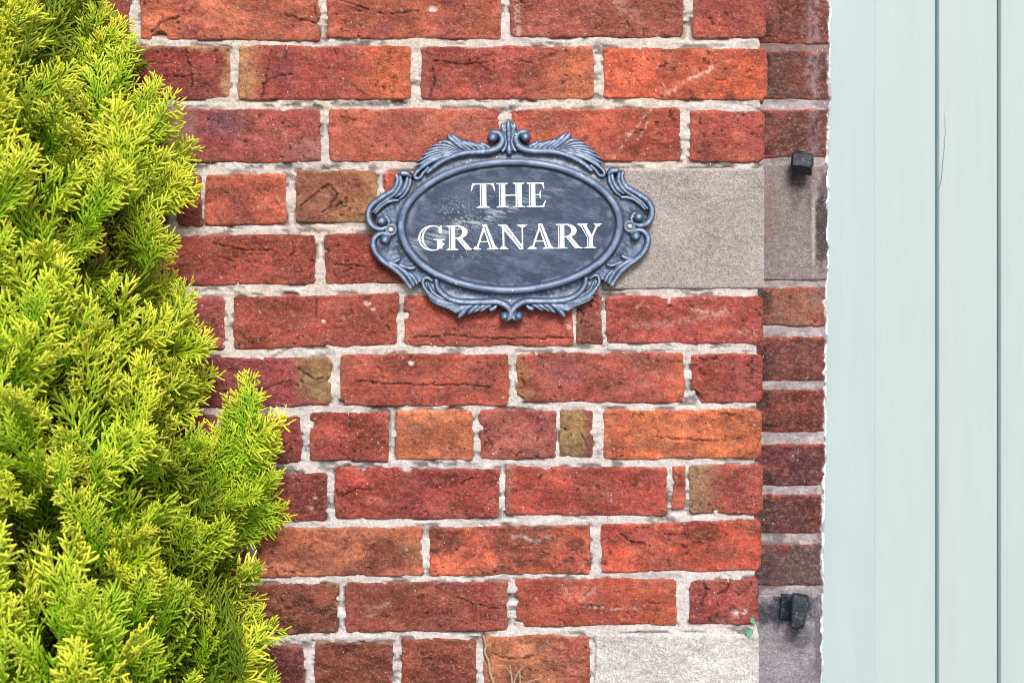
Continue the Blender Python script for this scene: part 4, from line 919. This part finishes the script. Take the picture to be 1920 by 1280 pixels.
def spray_arrays(seed, L_=0.115, sides=4, yellow=1.0):
    rng = np.random.RandomState(seed); vs, fs, cs = [], [], []
    def tw(p0, p1, r0, r1, a0, a1, bend):
        p0, p1 = np.array(p0), np.array(p1); ax = p1 - p0; ln = np.linalg.norm(ax); ax = ax / ln
        a = np.cross(ax, [0.1, 0.2, 1.0]); a /= np.linalg.norm(a); b = np.cross(ax, a)
        n0 = len(vs); ts = (0, .5, .88); rr = (r0, (r0 + r1) / 2 * 1.08, r1 * .85)
        for t, r in zip(ts, rr):
            ctr = p0 + ax * ln * t + bend * t * (1 - t) * 4
            col = age(a0 + (a1 - a0) * t)
            for j in range(sides):
                th = 2 * math.pi * j / sides; vs.append(ctr + r * (a * math.cos(th) + b * math.sin(th))); cs.append(col)
        vs.append(p1); cs.append(age(a1))
        for k in range(2):
            for j in range(sides):
                j2 = (j + 1) % sides; A, B2, Cc, Dd = n0 + k * sides + j, n0 + k * sides + j2, n0 + (k + 1) * sides + j2, n0 + (k + 1) * sides + j
                fs.append((A, B2, Cc)); fs.append((A, Cc, Dd))
        for j in range(sides): fs.append((n0 + 2 * sides + j, n0 + 2 * sides + (j + 1) % sides, n0 + 3 * sides))
    def age(a):
        a = min(1, max(0, a * yellow)); return C_OLD + (C_MID - C_OLD) * (a / .5) if a < .5 else C_MID + (C_TIP - C_MID) * ((a - .5) / .5)
    bend = rng.normal(0, .12); zb = rng.normal(-.05, .12)
    pos = lambda t: np.array([L_ * t, bend * L_ * t * t, zb * L_ * t * t])
    nseg = 7
    for i in range(nseg):
        t0, t1 = i / nseg, (i + 1.12) / nseg
        tw(pos(t0), pos(t1), .0017 * (1 - .45 * t0), .0016 * (1 - .45 * t1), .25 + .65 * t0, .25 + .7 * t1, np.zeros(3))
    nb = rng.randint(10, 13)
    for i in range(nb):
        for sd_ in (-1, 1):
            t = .06 + .9 * (i + (.25 if sd_ > 0 else 0) + rng.uniform(-.1, .1)) / nb
            if t > .97: continue
            p = pos(t); d0 = pos(t + .03) - pos(t); ang = math.atan2(d0[1], d0[0]) + sd_ * math.radians(rng.normal(29, 6))
            l = L_ * (.50 * (1 - t) ** .75 + .07) * min(1, .55 + t * 2.2) * rng.uniform(.75, 1.15)
            up = rng.normal(0, .2); dr = np.array([math.cos(ang), math.sin(ang), up]); dr /= np.linalg.norm(dr)
            inb = np.array([.10 * l, -sd_ * .05 * l, rng.normal(0, .05) * l])
            e = p + dr * l + inb * .5; v0 = .24 + .45 * t; v1 = min(1, .68 + .4 * t + rng.normal(0, .1))
            tw(p, e, .00135, .0012, v0, v1, -inb * .25)
            nt = max(1, int(l / .0092))
            for k in range(nt):
                for s2 in (-1, 1):
                    if rng.rand() < .1: continue
                    u = (k + .5 + .4 * (s2 > 0)) / (nt + .6)
                    if u > .95: continue
                    q = p + dr * l * u + inb * .5 * u * u - inb * .25 * u * (1 - u) * 4
                    a2 = ang + s2 * math.radians(rng.normal(32, 8)); l2 = (.0135 * (1 - .4 * u) + .003) * rng.uniform(.6, 1.25)
                    d2 = np.array([math.cos(a2), math.sin(a2), up + rng.normal(0, .35)]); d2 /= np.linalg.norm(d2)
                    tw(q, q + d2 * l2 + dr * l2 * .15,   .00135, .00122, v0 + (v1 - v0) * u * .8, min(1, v0 + (v1 - v0) * u + .26), -dr * l2 * .06)
    return np.array(vs), np.array(fs), np.array(cs)

shrub = empty('conifer_shrub', (wp(-140, 700, -.3).x, -.30, 0))
tag(shrub, 'golden green feathery conifer shrub growing against the left of the brick wall', 'shrub')
BND = [(-60, 130), (0, 165), (70, 248), (150, 300), (190, 346), (290, 380), (335, 352), (400, 335), (450, 330), (500, 352), (555, 382), (640, 388), (700, 378), (760, 395), (830, 440), (880, 470), (920, 505), (980, 500), (1040, 500), (1100, 492), (1165, 510), (1215, 500), (1245, 512), (1330, 490)]
by = np.array([b[0] for b in BND]); bx = np.array([b[1] for b in BND])
def bnd(y): return float(np.interp(y, by, bx)) - 42 * max(0, min(1, (300 - y) / 150))
def depth(px, py):
    e = max(0, bnd(py) - px); return -(0.045 + 0.36 * (1 - math.exp(-e / 230)) + .05 * max(0, (py - 600) / 700) * min(1, e / 200))
rng = np.random.RandomState(42)
VAR = []; LS = [.125, .145, .165, .105]
for k in range(12):
    v, f, c = spray_arrays(100 + k, L_=LS[k % 4], yellow=.8 if k % 3 == 2 else 1.0)
    me_o = mesh('spray', v, f, M_LEAF, None, (0, 0, 0), c); VAR.append((me_o.data, LS[k % 4])); bpy.data.objects.remove(me_o)
STV = [spray_arrays(300 + k, L_=[.13, .15, .12][k % 3], sides=3, yellow=.72) for k in range(6)]

def frame_mat(tip, ang, fwd, L0, scale, roll, face=1):
    d = Vector((math.cos(ang), -fwd, math.sin(ang))).normalized()
    nrm = Vector((0, -1, 0)); nrm = (nrm - d * nrm.dot(d)).normalized()
    nrm = Matrix.Rotation(roll, 3, d) @ nrm
    lat = nrm.cross(d)
    R3 = Matrix((d, lat, nrm)).transposed()
    org = tip - d * L0 * scale
    return Matrix.Translation(org) @ (R3 * scale).to_4x4() if False else Matrix.Translation(org) @ R3.to_4x4() @ Matrix.Scale(scale, 4)

tips = []
for i in range(46):            # along the outline
    py = -40 + 1370 * (i + rng.uniform(-.4, .4)) / 46
    px = bnd(py) + (-26 if py < 420 else 2 if py < 640 else 14) - abs(rng.normal(0, 24)); a = math.radians(np.interp(py, [0, 300, 700, 1280], [62, 48, 40, 34]) + rng.normal(0, 14))
    tips.append((px, py, -(.03 + abs(rng.normal(0, .03))), a, rng.normal(.12, .12), rng.uniform(.75, 1.05), rng.normal(0, .45)))
for (px, py, an) in ((478, 706, 72), (452, 735, 95), (512, 762, 52), (538, 850, 48), (541, 905, 36), (505, 800, 60), (534, 955, 20), (430, 800, 70), (470, 790, 60), (300, 148, 62), (245, 62, 70), (345, 182, 48), (376, 290, 28), (150, 8, 80), (205, 30, 72), (272, 118, 60), (326, 232, 50), (362, 338, 34), (340, 300, 52), (185, -10, 78), (383, 560, 50), (372, 700, 46)):
    tips.append((px, py, -.05, math.radians(an), .1, rng.uniform(.72, .95), rng.normal(0, .3)))
while len(tips) < 240:         # over the body of the shrub
    py = rng.uniform(-60, 1340); px = rng.uniform(-90, bnd(py) - (50 if py < 480 else 12))
    e = bnd(py) - px
    if py < 500 and e < 120 and rng.rand() < .5: continue
    if 70 < px < 230 and 70 < py < 260 and rng.rand() < .6: continue
    a = math.radians(np.interp(e, [0, 120, 400], [42, 58, 72]) + rng.normal(0, 15))
    tips.append((px, py, depth(px, py) + rng.normal(0, .025), a, rng.normal(.45, .3), rng.uniform(.6, 1.2), rng.normal(0, .6)))
for i, (px, py, y, a, fw, scl, roll) in enumerate(tips):
    k_ = i % len(VAR)
    if py > 800 and px > 200 and i % 3: k_ = (k_ // 3) * 3 + 2
    if py < 620 and k_ % 3 == 2: k_ -= 1
    me_, L0 = VAR[k_]
    y = min(y, -.022)
    o = bpy.data.objects.new('spray', me_); COL.objects.link(o); o.parent = shrub
    o.matrix_local = Matrix.Translation(-shrub.location) @ frame_mat(wp(px, py, y), a, fw, L0, scl, roll)
# the shrub goes on past the left edge of the picture
left = []
for i in range(160):
    py = rng.uniform(-60, 1500); wd = 330 + .16 * py; e = rng.rand() ** .6 * wd; px = -120 - e
    left.append((px, py, -(.06 + .34 * (1 - (e / wd) ** 2)) + rng.normal(0, .03), math.radians(np.interp(e / wd, [0, 1], [88, 132]) + rng.normal(0, 15)), rng.normal(.35, .3), rng.uniform(.7, 1.2), rng.normal(0, .6)))
for i, (px, py, y, a, fw, scl, roll) in enumerate(left[:58]):
    me_, L0 = VAR[i % len(VAR)]; o = bpy.data.objects.new('spray', me_); COL.objects.link(o); o.parent = shrub
    o.matrix_local = Matrix.Translation(-shrub.location) @ frame_mat(wp(px, py, min(y, -.03)), a, fw, L0, scl, roll)
# the older growth behind, one mass, its colour darkened further as inner shade
av, af, ac = [], [], []; nv = 0
for i in range(200):
    py = rng.uniform(-80, 1400); e = rng.uniform(10, 1) ** 1; px = bnd(min(max(py, -60), 1330)) - 95 - abs(rng.normal(0, 200))
    if py < 480: px -= 60
    if 60 < px < 240 and 60 < py < 270 and rng.rand() < .8: px -= 160
    if px < -160: px = rng.uniform(-160, 200)
    y = depth(px, py) + rng.uniform(.05, .16); y = min(y, -.03)
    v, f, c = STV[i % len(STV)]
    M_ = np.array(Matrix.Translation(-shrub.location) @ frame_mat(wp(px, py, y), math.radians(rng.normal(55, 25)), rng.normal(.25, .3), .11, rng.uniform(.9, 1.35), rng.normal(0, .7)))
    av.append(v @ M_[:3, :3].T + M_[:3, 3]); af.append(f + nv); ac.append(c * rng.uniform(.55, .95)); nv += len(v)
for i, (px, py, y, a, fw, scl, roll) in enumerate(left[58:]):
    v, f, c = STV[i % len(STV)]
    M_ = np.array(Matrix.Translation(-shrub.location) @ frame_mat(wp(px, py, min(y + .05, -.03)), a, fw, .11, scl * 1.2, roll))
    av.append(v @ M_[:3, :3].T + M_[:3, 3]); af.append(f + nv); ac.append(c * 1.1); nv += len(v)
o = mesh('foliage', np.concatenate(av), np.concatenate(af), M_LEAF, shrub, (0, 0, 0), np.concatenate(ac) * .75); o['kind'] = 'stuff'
# trunk and limbs
v, f = tube([shrub.location + Vector(p) - shrub.location for p in ((0, 0, -.02), (.01, .02, .5), (-.01, .03, 1.1), (.03, .05, 1.8))], [.03, .026, .02, .01], 10)
mesh('trunk', np.array(v), f, M_BARK, shrub)
for i in range(18):
    py = rng.uniform(150, 1300); px = bnd(py) - rng.uniform(50, 260); y = depth(px, py) + rng.uniform(.05, .11); y = min(y, -.04)
    tp = wp(px, py, y) - shrub.location; bs = Vector((0, .03, max(.3, tp.z - rng.uniform(.2, .4)))); md = bs.lerp(tp, .55) + Vector((.045, 0, -.06))
    q = catmull([tuple(bs), tuple(md), tuple(tp)], 6); n = len(q)
    v, f = tube(q, [.0040 + (.0010 - .0040) * k / (n - 1) for k in range(n)], 6)
    mesh('branch', np.array(v), f, M_BARK, shrub)
